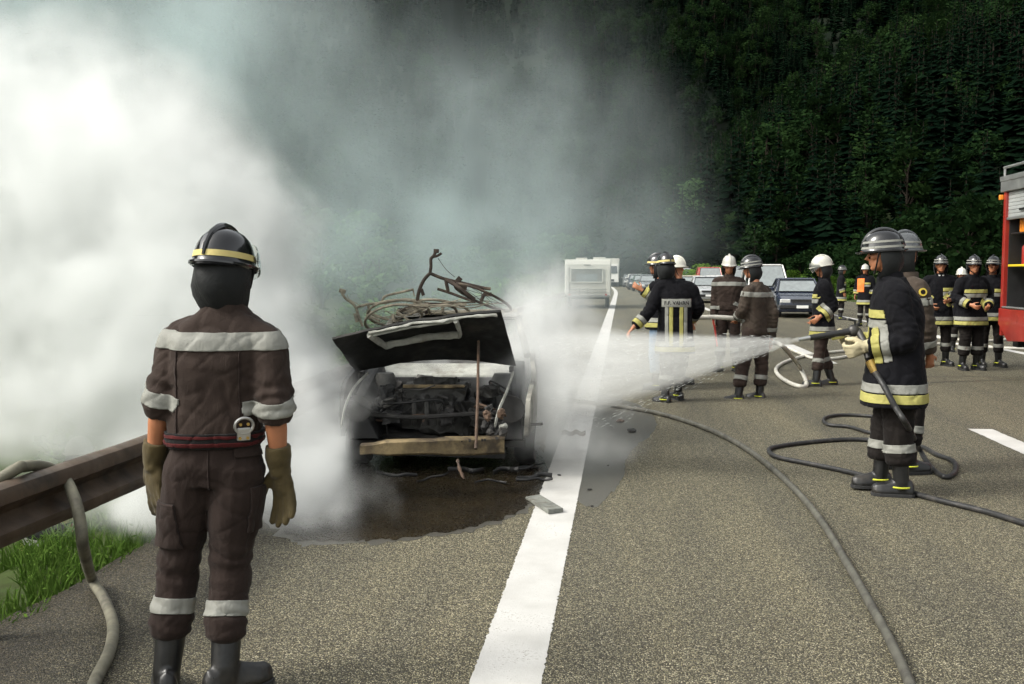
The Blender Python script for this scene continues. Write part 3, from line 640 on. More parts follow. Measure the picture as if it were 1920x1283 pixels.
bicycle('burnt bicycle lying flat on the car roof, ash grey wheels and bent handlebar', D(720, 610, dB),
  [('top_tube', tr([(667, 577), (690, 571), (720, 568), (760, 562), (790, 566)], dB), .014), ('seat_tube', tr([(716, 567), (722, 556), (748, 549), (774, 543)], dB), .012), ('down_tube', tr([(690, 572), (700, 590), (740, 600), (790, 580)], dB), .014), ('seat_post', tr([(774, 541), (777, 556)], dB), .007), ('fork', tr([(668, 578), (672, 592), (680, 612)], dB), .014)],
  [('handlebar', tr([(640, 547), (648, 560), (662, 570), (668, 579)], dB), .013), ('brake_cable', tr([(651, 553), (656, 562), (680, 575)], dB), .003)],
  [(D(748, 588, 9.7), U(1, -.12, .3), U(.1, .42, 1), .30, 14), (D(738, 598, 9.4), U(1, -.15, .1), U(-.1, .5, 1), .27, 14), (D(830, 580, 10.0), U(1, .1, .3), U(.1, .3, 1), .28, 10)],
  [('grip', D(642, 546, dB), (.06, .04, .04)), ('pedal', D(668, 596, dB), (.09, .04, .03)), ('chainring', D(785, 575, dB), (.12, .02, .10)), ('saddle_rail', D(700, 596, 9.5), (.14, .05, .02)), ('carrier', D(760, 596, 9.5), (.2, .05, .02))], 'ash_tube', 'ash_tube')
rk = empty('roof_rack', CI.inverted() @ Vector((0, 2.1, 1.2)), CARY, 'scorched roof rack bars tangled under the burnt bicycles', 'roof rack')
for y in (.25, .7):
    MB().tube([(-.64, y, .03), (-.2, y + .03, .0), (.25, y - .02, .02), (.62, y, .03)], .012, 6).build('cross_bar', 'ash_tube', rk)
    for s in (-1, 1): MB().box((s * .60, y, .02), (.05, .06, .075)).build('foot', 'char', rk, bevel=.005)
for k in range(5): MB().tube(spline([Vector((rr.uniform(-.5, .6), rr.uniform(-.5, .6), .06 + rr.random() * .08)) for _ in range(4)], 5), .006, 5).build('tangled_wire', 'ash_tube', rk)
# ================================================================ PUDDLE, DEBRIS
m, g, b = new_mat('wet_asphalt'); P = g.n('ShaderNodeNewGeometry').outputs['Position']
n1 = g.noise(P, 110, 3, .6); n2 = g.noise(P, 3, 5, .6)
g.put(b.inputs['Base Color'], g.mix(g.smooth(n1, .45, .8), g.ramp(n2, [(.3, (.006, .005, .004)), (.7, (.020, .015, .008))]), (.045, .034, .018)))
g.put(b.inputs['Roughness'], g.smooth(g.noise(P, 60, 3), .3, .75, .06, .45)); bump(g, b, n1, .35, .004); b.inputs['Specular IOR Level'].default_value = .5
def blob(pts, z, jag, seed):
    P0 = spline([Vector((p.x, p.y, z)) for p in pts] + [Vector((pts[0].x, pts[0].y, z))], 14)[:-1]; c = sum(P0, Vector()) / len(P0); mb = MB(); n = len(P0)
    for r in (1.0, .6): mb.v += [tuple(c + (p - c) * (r if r < 1 else 1 + jag * mnoise.noise(Vector((p.x * 9, p.y * 9, seed))) + jag * .6 * mnoise.noise(Vector((p.x * 30, p.y * 30, seed))))) for p in P0]
    mb.v.append(tuple(c)); mb.f = [(i, (i + 1) % n, n + (i + 1) % n, n + i) for i in range(n)] + [(n + i, n + (i + 1) % n, 2 * n) for i in range(n)]
    return mb
pud = [G(x, y) for x, y in ((560, 1015), (690, 1013), (800, 1003), (900, 985), (975, 958), (1005, 930), (1030, 890), (1010, 850), (960, 800), (820, 790), (660, 800), (560, 880), (500, 950))]
tag(blob(pud, .0032, .05, 3).build('puddle', 'wet_asphalt'), kind='structure')
PUD = pud
m, g, b = new_mat('damp_asphalt'); P = g.n('ShaderNodeNewGeometry').outputs['Position']
n1 = g.noise(P, 110, 3, .6); g.put(b.inputs['Base Color'], g.ramp(n1, [(.3, (.03, .03, .026)), (.5, (.07, .066, .055)), (.75, (.15, .14, .115))])); b.inputs['Roughness'].default_value = .32; bump(g, b, n1, .5, .005)
cpu = sum(PUD, Vector()) / len(PUD); tag(blob([cpu + (p - cpu) * 1.045 for p in PUD], .0016, .05, 6).build('damp_margin', 'damp_asphalt'), kind='structure')
dm = [G(x, y) for x, y in ((1040, 905), (1110, 950), (1165, 900), (1180, 850), (1230, 800), (1200, 760), (1100, 740), (1040, 780), (1020, 850))]
tag(blob(dm, .0022, .05, 8).build('damp_patch', 'damp_asphalt'), kind='structure')
mat('slab', (0.16, 0.165, 0.145), 0.7, 0.0, 0.35, 18, 60, 0.4, 0.003, dirt=(0.09, 0.08, 0.06))
q = [G(x, y, .012) for x, y in ((985, 934), (1012, 931), (1056, 959), (1028, 963))]; lo = [Vector((p.x, p.y, .006)) for p in q]; hi_ = [p + Vector((0, 0, .010 + .006 * i)) for i, p in enumerate(q)]
o = MB().hexa(lo + hi_).build('debris_plate', 'slab', bevel=.003); tag(o, 'flat grey broken plate lying across the white edge line', 'debris')
for i, (px, py, s, lab) in enumerate(((1049, 893, .018, 'small dark lump of debris on the white line near the puddle'), (1105, 920, .018, 'tiny charred lump beside the white line'), (1162, 793, .05, 'brown scrap of debris on the road near the spray'), (1185, 811, .05, 'thin dark scrap lying near the black hose'), (1110, 951, .012, 'tiny charred crumb on dry asphalt past the damp patch'), (1140, 874, .010, 'tiny charred crumb inside the damp patch'))):
    p = G(px, py); mb = MB(); mb.ell((0, 0, s * .35), (s, s * .7, s * .4), None, 9, 6); mb.v = [tuple(Vector(v) * (1 + .35 * mnoise.noise(Vector(v) * (1.2 / s) + Vector((i, 0, 0))))) for v in mb.v]
    tag(mb.build('debris_scrap', 'rust' if i in (2,) else 'char', loc=(p.x, p.y, .003)), lab, 'debris')
p = G(1075, 818); mb = MB(); mb.loft([[Vector((x, .012 * math.sin(x * 40), z + .01 * math.sin(x * 60))) for z in (.004, .05)] for x in [i * .012 - .12 for i in range(21)]], cap=False, closed=False); mb.v += [(x, y + .008, z) for x, y, z in mb.v]; n = len(mb.v) // 2; mb.f += [tuple(i + n for i in reversed(f)) for f in mb.f]
tag(mb.build('debris_strip', 'rust', loc=(p.x, p.y, .004)), 'crumpled brown strip of debris on the wet road by the burnt car', 'debris')
# ================================================================ FIRE ENGINE
mat('fire_red', (0.27, 0.022, 0.015), 0.35, 0, 0.12, 2, coat=.4, dirt=(.18, .016, .012))
mat('alu', (0.38, 0.39, 0.38), 0.42, 0.75, 0.1, 4)
mat('shutter', (0.42, 0.44, 0.43), 0.45, 0.35, 0.08, 3)
mat('black_plastic', (0.015, 0.015, 0.015), 0.5, 0, 0.3)
mat('yellow_paint', (0.62, 0.46, 0.02), 0.5, 0, 0.12)
mat('white_paint', (0.58, 0.57, 0.53), 0.45, 0, 0.06, 3, coat=.2, dirt=(.62, .60, .55))
mat('tyre', (0.018, 0.018, 0.018), 0.8, 0, 0.3, 12)
mat('glass', (0.02, 0.025, 0.028), 0.06, 0, 0.1, spec=.8)
mat('orange_lamp', (0.85, 0.28, 0.03), 0.25, 0, 0.1, spec=.7)
def wheel_part(root, c, r, w, rimmat='alu', ax='X', nspoke=10):
    e = empty('wheel', c); e.parent = root
    pr = [(-w * .5, r * .62), (-w * .52, r * .88), (-w * .4, r), (w * .4, r), (w * .52, r * .88), (w * .5, r * .62)]
    MB().loft([[(x, q * math.cos(a), q * math.sin(a)) for x, q in pr] for a in [2 * math.pi * k / 28 for k in range(29)]], cap=False).build('tyre', 'tyre', e, True)
    mb = MB(); mb.tube([(-w * .40, 0, 0), (w * .40, 0, 0)], r * .63, 24).tube([(-w * .5, 0, 0), (w * .5, 0, 0)], r * .18, 12)
    for k in range(nspoke):
        a = 2 * math.pi * k / nspoke
        for s in (-1, 1): mb.box((s * w * .42, r * .42 * math.cos(a), r * .42 * math.sin(a)), (.02, r * .10, r * .34), Matrix.Rotation(a - math.pi / 2, 3, 'X'))
    mb.build('rim', rimmat, e, 0.5)
TB = G(1867, 702); TX = TB.x; TY = TB.y       # rear left corner of the body on the road
ft = empty('fire_engine', (TX + 1.25, TY - 3.5, 0), 0, 'red fire engine with an open equipment compartment and silver roller shutter', 'fire engine')
def T(x, y, z): return Vector((x - 1.25, y + 3.5, z))     # x from the near flank, y negative toward the cab (road frame)
def tb(name, x0, x1, y0, y1, z0, z1, m_, parent=ft, bevel=.008): return MB().box(T((x0 + x1) / 2, (y0 + y1) / 2, (z0 + z1) / 2), (abs(x1 - x0), abs(y1 - y0), z1 - z0)).build(name, m_, parent, bevel=bevel)
# body shell around the lockers
tb('rear_wall', .03, 2.47, -.07, 0, .62, 3.02, 'fire_red'); tb('body_core', .62, 1.88, -4.3, -.08, .62, 3.0, 'fire_red'); tb('body_floor', 0.02, 2.48, -4.3, -.075, .98, 1.06, 'alu')
tb('roof', -.03, 2.53, -4.35, .02, 3.02, 3.10, 'alu'); tb('cornice', -.02, .10, -4.32, .01, 2.86, 3.018, 'alu')
for y0, y1 in ((-.17, -.075), (-1.62, -1.50), (-3.0, -2.88), (-4.3, -4.2)):
    tb('locker_pillar', 0, .09, y0, y1, 1.062, 2.858, 'fire_red', bevel=.01)
# skirt with cut rear corner
mb = MB(); pr = [(-1.62, .62), (-.55, .56), (-.42, .55), (-.02, .80), (-.02, 1.05), (-1.62, 1.05)]
mb.loft([[T(x, y, z) for y, z in pr] for x in (.0, .30)]).build('skirt', 'fire_red', ft, bevel=.01)
tb('skirt', 0, .3, -4.3, -2.9, .55, 1.05, 'fire_red')
for y0, y1, top in ((-1.50, -.17, 1.8), (-2.88, -1.62, 0), (-4.2, -3.0, 0)):
    zb = 2.46 if top else 1.07; s = MB(); z = zb; k = 0
    sh = empty('roller_shutter', T(.05, (y0 + y1) / 2, zb)); sh.parent = ft; o0 = Vector(sh.location)
    while z < 2.845: MB().box(T(.05, (y0 + y1) / 2, z + .028) - o0, (.022, abs(y1 - y0) - .01, .052)).build('slat', 'shutter', sh, bevel=.006); z += .056
    MB().box(T(.03, (y0 + y1) / 2, zb - .02) - o0, (.03, abs(y1 - y0) - .02, .04)).build('grip_bar', 'alu', sh, bevel=.006)
    MB().box(T(.025, y1 - .62, zb + .10) - o0, (.03, .26, .035)).build('handle', 'black_plastic', sh, bevel=.008)
# open locker: dark lining, shelf with kit
tb('locker_lining', .58, .615, -1.5, -.17, 1.065, 2.85, 'black_plastic'); tb('locker_lining', .06, .6, -.172, -.15, 1.065, 2.85, 'black_plastic')
tb('shelf', .05, .57, -1.49, -.20, 1.70, 1.735, 'yellow_paint'); tb('shelf', .08, .57, -1.49, -.20, 2.2, 2.22, 'black_plastic'); tb('sill_strip', -.012, .1, -1.5, -.17, 1.063, 1.085, 'alu')
kit = random.Random(9)
def locker_kit(nm, lab, cat, x, y, z, kind, m_):
    e = empty(nm, ft.location + T(x, y, z), 0, lab, cat); mb = MB()
    if kind == 0: mb.tube([(0, 0, .0), (0, 0, .26), (0, 0, .33), (0, 0, .36)], [.08, .08, .03, .03], 14); mb.build('cylinder', m_, e, True); MB().tube([(0, 0, .36), (0, 0, .40)], .04, 10).build('valve', 'alu', e, True)
    elif kind == 1: MB().tube([(.0, .13 * math.cos(a) * (1 - a * .012), .14 + .13 * math.sin(a) * (1 - a * .012)) for a in [k * .3 for k in range(76)]], .022, 7).build('coil', m_, e, True); MB().tube([(0, 0, .14), (.09, 0, .14)], .035, 10).build('coupling', 'alu', e, True)
    else: MB().box((0, 0, .11), (.26, .24, .22)).build('case', m_, e, bevel=.02); MB().tube([(-.02, -.08, .22), (-.02, -.06, .27), (-.02, .06, .27), (-.02, .08, .22)], .012, 7).build('handle', 'alu', e, True)
for a in (('hose_roll', 'rolled pale hose standing on the locker floor', 'hose', .30, -.42, 1.062, 1, 'alu'), ('extinguisher', 'red extinguisher standing on the yellow locker shelf', 'extinguisher', .26, -.40, 1.737, 0, 'fire_red'),
          ('hose_roll', 'rolled hose beside the extinguisher on the yellow locker shelf', 'hose', .30, -.72, 1.737, 1, 'alu'), ('tool_case', 'orange tool case on the upper locker shelf', 'case', .28, -.45, 2.222, 2, 'orange_lamp'),
          ('tool_case', 'dark tool case on the locker floor beside a hose roll', 'case', .30, -.85, 1.062, 2, 'dark_steel'), ('extinguisher', 'steel cylinder at the end of the yellow locker shelf', 'cylinder', .28, -1.10, 1.737, 0, 'alu')): locker_kit(*a)
tb('marker_lamp', -.05, .01, -.06, .0, 2.74, 2.82, 'orange_lamp', bevel=.012)
for x in (.02, 2.48):
    mb = MB(); mb.tube([T(x, -.02, 3.24), T(x, -4.3, 3.24)], .022, 8)
    for k in range(6): mb.tube([T(x, -.04 - .85 * k, 3.095), T(x, -.04 - .85 * k, 3.24)], .018, 8)
    mb.build('roof_rail', 'alu', ft, True)
tb('roof_box', .25, 1.1, -2.2, -.2, 3.102, 3.22, 'fire_red'); mb = MB()
for x in (1.5, 1.9): mb.tube([T(x, -.1, 3.26), T(x, -4.1, 3.26)], .025, 6)
for k in range(13): mb.tube([T(1.5, -.2 - .3 * k, 3.26), T(1.9, -.2 - .3 * k, 3.26)], .015, 6)
mb.build('ladder', 'alu', ft)
# chassis and cab (stands outside the picture, toward the camera)
tb('chassis', .55, 1.95, -6.9, -.2, .52, .72, 'black_plastic'); tb('rear_bumper', .2, 2.3, -.3, -.1, .45, .56, 'black_plastic')
cabp = [(-4.42, .55), (-6.9, .55), (-7.0, .9), (-6.98, 1.6), (-6.6, 2.7), (-6.4, 2.85), (-4.42, 2.85)]
MB().loft([[T(x, y, z) for y, z in cabp] for x in (.02, 2.48)]).build('cab', 'fire_red', ft, bevel=.04)
MB().hexa([T(.2, -6.96, 1.66), T(2.3, -6.96, 1.66), T(2.3, -7.0, 1.66), T(.2, -7.0, 1.66), T(.25, -6.60, 2.62), T(2.25, -6.60, 2.62), T(2.25, -6.66, 2.62), T(.25, -6.66, 2.62)]).build('windscreen', 'glass', ft)
for y0, y1 in ((-6.4, -5.6), (-5.4, -4.6)):
    for x in (.0, 2.49): tb('cab_window', x, x + .02, y0, y1, 1.7, 2.5, 'glass')
for y in (-2.25, -6.0):
    for x in (.20, 2.30): wheel_part(ft, T(x, y, .48), .48, .30)
# ================================================================ CARAVAN
CP = G(1102, 579); cvn = empty('caravan', (CP.x, CP.y, 0), R(1.2), 'white caravan with wide rear window standing on the shoulder', 'caravan')
def cb(name, c, s, m_, bevel=.02, parent=cvn): return MB().box(c, s).build(name, m_, parent, bevel=bevel)
mat('caravan_white', (0.44, 0.43, 0.38), 0.45, 0, 0.05, 2, dirt=(.37, .36, .31)); mat('screen_glass', (0.20, 0.22, 0.22), 0.10, 0.0, 0.15, spec=1.0); mat('curtain', (0.15, 0.15, 0.135), 0.8, 0, 0.2, 8)
W2, L2 = 1.02, 4.4
pr = [(0.02, .55), (-.02, 1.2), (.03, 1.95), (.12, 2.13), (.3, 2.17), (L2 - .4, 2.17), (L2 - .1, 1.9), (L2, 1.2), (L2 - .05, .55)]
MB().loft([[(x, y, z) for y, z in pr] for x in (-W2, W2)]).build('body', 'caravan_white', cvn, bevel=.05)
wn = empty('rear_window', (-.05, -.02, 1.46)); wn.parent = cvn
for nm, c, s, m_ in (('pane', (0, .0, 0), (1.36, .05, .56), 'screen_glass'), ('frame', (0, -.02, .30), (1.44, .06, .05), 'caravan_white'), ('frame', (0, -.02, -.30), (1.44, .06, .05), 'caravan_white'), ('frame', (.70, -.02, 0), (.05, .06, .62), 'caravan_white'), ('frame', (-.70, -.02, 0), (.05, .06, .62), 'caravan_white')): MB().box(c, s).build(nm, m_, wn, bevel=.008)
for k in (0, 1): MB().box((-.56 + 1.12 * k, -.028, 0.0), (.20, .012, .52)).build('curtain', 'curtain', wn)
MB().box((0, -.027, .17), (.92, .012, .18)).build('curtain', 'curtain', wn)
cb('corner_panel', (-.90, -.03, 1.2), (.16, .05, 1.3), 'caravan_white'); cb('corner_panel', (.90, -.03, 1.2), (.16, .05, 1.3), 'caravan_white')
cb('rear_bumper', (0, -.03, .56), (1.9, .12, .10), 'curtain'); cb('trim_strip', (0, -.035, .86), (1.96, .03, .025), 'curtain'); cb('trim_strip', (0, -.035, .74), (1.96, .03, .02), 'curtain')
cb('name_plate', (-.03, -.025, 1.92), (.30, .02, .05), 'curtain', .004); cb('roof_hatch', (-.3, 1.0, 2.20), (.5, .5, .10), 'caravan_white'); cb('roof_hatch', (.5, 1.2, 2.21), (.55, .5, .12), 'caravan_white')
cb('chassis', (0, 2.2, .47), (1.5, 4.2, .10), 'black_plastic')
for s in (-1, 1):
    wheel_part(cvn, (s * .86, 1.9, .30), .30, .18); MB().tube([(s * .78, .15, .50), (s * .82, .12, .02)], .03, 8).build('corner_steady', 'dark_steel', cvn); MB().tube([(s * .80, -.06, .62), (s * .80, -.10, .62)], .05, 12).build('rear_lamp', 'fire_red', cvn, True)
    for z in (.62, .80): pass
mb = MB(); mb.tube([(-.35, -.05, .50), (-.35, -.22, .55), (-.35, -.22, .9)], .014, 6).tube([(.0, -.05, .50), (.0, -.22, .55), (.0, -.22, .9)], .014, 6).tube([(-.95, -.2, .70), (.95, -.2, .70)], .012, 6).build('cycle_carrier', 'curtain', cvn)
MB().tube([(0, L2, .5), (0, L2 + 1.1, .45)], .05, 8).build('drawbar', 'dark_steel', cvn)
# ================================================================ QUEUED CARS
COLS = dict(silver=(.42, .43, .43), white=(.52, .51, .48), blue=(.010, .015, .032), red=(.36, .035, .028), grey=(.17, .18, .185), green=(.03, .07, .05), black=(.02, .02, .022), beige=(.42, .38, .30))
for k, c in COLS.items(): mat('car_' + k, c, 0.3, 0.25 if k in ('silver', 'grey') else 0, 0.06, 2, coat=.6)
mat('headlamp', (0.70, 0.70, 0.68), 0.12, 0.3, 0.1); mat('plate', (0.75, 0.75, 0.72), 0.5, 0, 0.05); mat('screen_glass', (0.20, 0.22, 0.22), 0.10, 0.0, 0.15, spec=1.0)
def car(color, kind='sedan'):
    """front faces local -Y; origin at the middle of the front on the road"""
    e = empty('queued_car', (0, 0, 0)); m_ = 'car_' + color; van = kind == 'van'
    H = 1.95 if van else 1.40; hood = .98 if van else .88; L = 4.6 if van else 4.2; hw = .90 if van else .83
    st = [(0, .86, .30, .56), (.05, .94, .22, .66), (.5, .99, .19, hood - .10), (1.0, 1, .18, hood - .02), (1.25, 1, .18, hood + .03), (2.4, 1.0, .18, hood + .06), (L - .6, .99, .18, hood + .06), (L - .06, .95, .24, hood), (L, .88, .34, hood - .12)]
    rings = []
    for y, w, zb, zt in st:
        w *= hw; c = .07
        rings.append([(-w + c, y, zb), (w - c, y, zb), (w, y, zb + c), (w * 1.01, y, (zb + zt) / 2), (w * .975, y, zt - c), (w * .90, y, zt), (-w * .90, y, zt), (-w * .975, y, zt - c), (-w * 1.01, y, (zb + zt) / 2), (-w, y, zb + c)])
    MB().loft(rings).build('body', m_, e, smooth=.5)
    wb, wt = hw * .92, hw * .74; y0, y1, y2, y3 = (1.02, 1.75, L - .5, L - .1) if van else (1.15, 1.85, L - 1.35, L - .55)
    zb = hood + .02
    MB().hexa([(-wb, y0, zb), (wb, y0, zb), (wb, y3, zb), (-wb, y3, zb), (-wt, y1, H - .04), (wt, y1, H - .04), (wt, y2, H - .04), (-wt, y2, H - .04)]).build('windows', 'glass', e)
    MB().hexa([(-wb * .9, y0 - .012, zb + .03), (wb * .9, y0 - .012, zb + .03), (wb * .9, y0 + .02, zb + .03), (-wb * .9, y0 + .02, zb + .03), (-wt * .93, y1 - .055, H - .08), (wt * .93, y1 - .055, H - .08), (wt * .93, y1, H - .08), (-wt * .93, y1, H - .08)]).build('windscreen', 'screen_glass', e)
    rf = MB().hexa([(-wt - .03, y1 - .06, H - .05), (wt + .03, y1 - .06, H - .05), (wt + .03, y2 + .05, H - .05), (-wt - .03, y2 + .05, H - .05), (-wt + .06, y1 + .06, H), (wt - .06, y1 + .06, H), (wt - .06, y2 - .05, H), (-wt + .06, y2 - .05, H)]).build('roof', m_, e, bevel=.02)
    for s in (-1, 1):
        for (ya, yb) in ((y0, y1), ((y0 + y3) / 2, (y1 + y2) / 2), (y3, y2)): MB().tube([(s * wb, ya, zb), (s * (wt + .01), yb, H - .04)], .035, 5).build('pillar', m_, e)
        MB().box((s * hw * .70, .035, .60 if not van else .72), (.36, .08, .13)).build('headlamp', 'headlamp', e, bevel=.02)
        MB().box((s * (hw + .09), y0 + .35, zb + .10), (.17, .09, .12)).build('mirror', m_, e, bevel=.025)
        for y in (.78, L - .85): wheel_part(e, (s * (hw - .08), y, .30), .30, .19)
        MB().box((s * hw * .55, .03, .36), (.18, .06, .07)).build('fog_lamp', 'headlamp', e, bevel=.01)
    gri = empty('grille', (0, .02, .58 if not van else .72)); gri.parent = e
    for k in range(5): MB().box((0, 0, -.055 + .028 * k), (.74, .06, .014)).build('slat', 'dark_steel', gri)
    MB().box((0, .02, 0), (.78, .05, .16)).build('opening', 'black_plastic', gri)
    MB().box((0, .02, .40), (hw * 1.86, .10, .14)).build('bumper', 'black_plastic', e, bevel=.03); MB().box((0, -.035, .40), (.40, .012, .10)).build('number_plate', 'plate', e)
    return e
def put_car(px, py, color, label, kind='sedan', rz=0.0, group='cars queued along the motorway'):
    e = car(color, kind); p = G(px, py); e.location = (p.x, p.y, 0); e.rotation_euler = (0, 0, rz); tag(e, label, 'car', group)
put_car(1504, 597, 'blue', 'dark blue car heading the queue behind the man with hands in pockets', rz=R(-3))
put_car(1447, 583, 'white', 'white van with wide dark grille queued behind the dark blue car', 'van')
put_car(1330, 569, 'silver', 'silver saloon queued behind the two firefighters in brown overalls')
put_car(1302, 562, 'beige', 'beige car standing just behind the silver saloon'); put_car(1322, 555, 'red', 'red car in the queue behind the beige car')
put_car(1405, 568, 'grey', 'grey car in the queue behind the white van', 'van')
k = 0
for y in (62, 69, 76, 84, 91, 99, 106, 114, 122, 131, 140, 150, 161, 173, 186):
    for lane in (1.9, 5.9):
        if lane < 3 and y < 75: continue
        k += 1; x = lane + road_dx(y) + random.uniform(-.3, .3); e = car(['silver', 'white', 'red', 'grey', 'white', 'green', 'beige', 'blue'][k % 8], 'van' if k % 6 == 2 else 'sedan')
        e.location = (x, y + random.uniform(-1, 1), 0); e.rotation_euler = (0, 0, math.atan2(-(road_dx(y + 1) - road_dx(y)), 1))
        tag(e, '%s %s far back in the long traffic queue' % (['silver', 'white', 'red', 'grey', 'white', 'green', 'beige', 'blue'][k % 8], 'van' if k % 6 == 2 else 'car'), 'car', 'distant %s %s of the queue' % (['silver', 'white', 'red', 'grey', 'white', 'green', 'beige', 'blue'][k % 8], 'vans' if k % 6 == 2 else 'cars'))
# box lorry beside the caravan, far off
LP = G(1141, 538); lr = empty('lorry', (LP.x, LP.y, 0), 0, 'pale box lorry beyond the caravan on the shoulder', 'lorry')
MB().box((0, 4.5, 2.0), (2.3, 6, 2.2)).build('box_body', 'caravan_white', lr, bevel=.04); MB().hexa([(-1.1, 0, .5), (1.1, 0, .5), (1.1, 1.4, .5), (-1.1, 1.4, .5), (-1.05, .3, 2.5), (1.05, .3, 2.5), (1.05, 1.4, 2.5), (-1.05, 1.4, 2.5)]).build('cab', 'white_paint', lr, bevel=.05)
MB().hexa([(-.95, .10, 1.45), (.95, .10, 1.45), (.95, .2, 1.45), (-.95, .2, 1.45), (-.9, .24, 2.25), (.9, .24, 2.25), (.9, .34, 2.25), (-.9, .34, 2.25)]).build('windscreen', 'glass', lr); MB().box((0, 3.5, .7), (1.2, 7, .25)).build('chassis', 'black_plastic', lr)
for y in (.8, 6.2):
    for s in (-1, 1): wheel_part(lr, (s * .95, y, .45), .45, .28)
# marker arrows on the distant bend
for i, (px, lab) in enumerate(((1170, 'small white chevron board beside the distant lorry'), (1212, 'small white chevron board beyond the distant queue'))):
    p = D(px, 517, 165); z0 = terrain(p.x, p.y); s = empty('chevron_sign', (p.x, p.y, z0), R(5), lab, 'sign')
    MB().tube([(0, .04, 0), (0, .04, 1.9 - z0)], .04, 6).build('post', 'alu', s); MB().box((0, 0, 1.45 - z0), (.65, .03, .65)).build('board', 'black_plastic', s)
    mb = MB()
    for q in (-1, 1): mb.box((-.02, -.025, 1.45 - z0 + q * .13), (.12, .012, .36), Matrix.Rotation(q * -.75, 3, 'Y'))
    mb.build('chevron_mark', 'plate', s)
# ================================================================ PEOPLE
def cloth(name, col, var=.18, weave=420, rough=.85, dirt=None, sheen=.05):
    m, g, b = new_mat(name); tc = g.n('ShaderNodeTexCoord').outputs['Object']
    n1 = g.noise(tc, 7, 5, .6); lo = tuple(c * (1 - var) for c in col); hi = tuple(c * (1 + var) for c in col)
    c = g.ramp(n1, [(.3, lo), (.7, hi)])
    if dirt: c = g.mix(g.smooth(g.noise(tc, 4, 5, .65), .52, .75), c, dirt)
    g.put(b.inputs['Base Color'], c); b.inputs['Roughness'].default_value = rough; b.inputs['Specular IOR Level'].default_value = .12
    b.inputs['Sheen Weight'].default_value = sheen; b.inputs['Sheen Roughness'].default_value = .5
    cre = g.noise(g.v('MULTIPLY', tc, (1, 1, .6)), 17, 5, .65, 1.2); h = g.m('ADD', g.m('MULTIPLY', g.noise(tc, weave, 2), .18), g.m('MULTIPLY', g.smooth(g.m('ABSOLUTE', g.m('SUBTRACT', cre, .5)), 0, .12), .8)); bump(g, b, h, .28, .005); return m
cloth('brown_cloth', (.034, .0235, .0190), dirt=(.024, .016, .013)); cloth('grey_brown_cloth', (.052, .040, .031), dirt=(.036, .027, .021)); cloth('navy_cloth', (.0045, .0045, .006), sheen=.02)
cloth('dark_trousers', (.011, .009, .008), sheen=.03); cloth('brown_trousers', (.025, .0168, .0140), dirt=(.017, .011, .009)); cloth('jeans', (.10, .17, .26)); cloth('orange_cloth', (.75, .20, .05)); cloth('white_shirt', (.6, .6, .57)); cloth('flap_cloth', (.016, .017, .017), rough=.5)
cloth('silver_tape', (.23, .23, .205), .08, 300, .5, sheen=0); cloth('yellow_tape', (.34, .315, .10), .08, 300, .55, sheen=0); cloth('pale_yellow_tape', (.55, .46, .19), .08, 300, .5, sheen=0)
cloth('glove_leather', (.070, .053, .023), .4, 200, .7, (.05, .038, .018), .1); cloth('pale_glove', (.42, .37, .24), .2, 200, .8, (.25, .21, .13)); cloth('belt_web', (.012, .011, .011)); cloth('red_web', (.06, .010, .010))
mat('boot_leather', (.010, .010, .010), .38, 0, .4, 9, 60, .3, .003, dirt=(.035, .03, .024)); mat('boot_trim', (.55, .58, .05), .6)
mat('helmet_black', (.010, .010, .011), .14, 0, .2, 5, coat=.5); mat('helmet_white', (.50, .49, .43), .28, 0, .08, 5, coat=.4, dirt=(.5, .47, .40)); mat('helmet_grey', (.09, .095, .10), .3, .2, .2, 5, coat=.3)
mat('skin', (.38, .155, .075), .5, 0, .12, 14, 120, .15, .002); mat('hair', (.030, .020, .013), .7, 0, .4, 40, 160, .6, .004); mat('eye', (.02, .015, .012), .2); mat('brass', (.48, .32, .10), .3, .9, .2); mat('badge_yellow', (.62, .46, .06), .6)
m, g, b = new_mat('clear_visor'); b.inputs['Base Color'].default_value = (.9, .92, .88, 1); b.inputs['Roughness'].default_value = .04; b.inputs['Transmission Weight'].default_value = .92; b.inputs['IOR'].default_value = 1.05; b.inputs['Specular IOR Level'].default_value = .9
def fuse(mb, voxel, smooth=4, fac=.5):
    me = mb.mesh('tmp'); o = bpy.data.objects.new('tmp', me); C.objects.link(o)
    md = o.modifiers.new('r', 'REMESH'); md.mode = 'VOXEL'; md.voxel_size = voxel
    if smooth: s = o.modifiers.new('s', 'SMOOTH'); s.factor = fac; s.iterations = smooth
    dg = bpy.context.evaluated_depsgraph_get(); r = bpy.data.meshes.new_from_object(o.evaluated_get(dg))
    bpy.data.objects.remove(o); bpy.data.meshes.remove(me); r.polygons.foreach_set('use_smooth', [True] * len(r.polygons)); return r
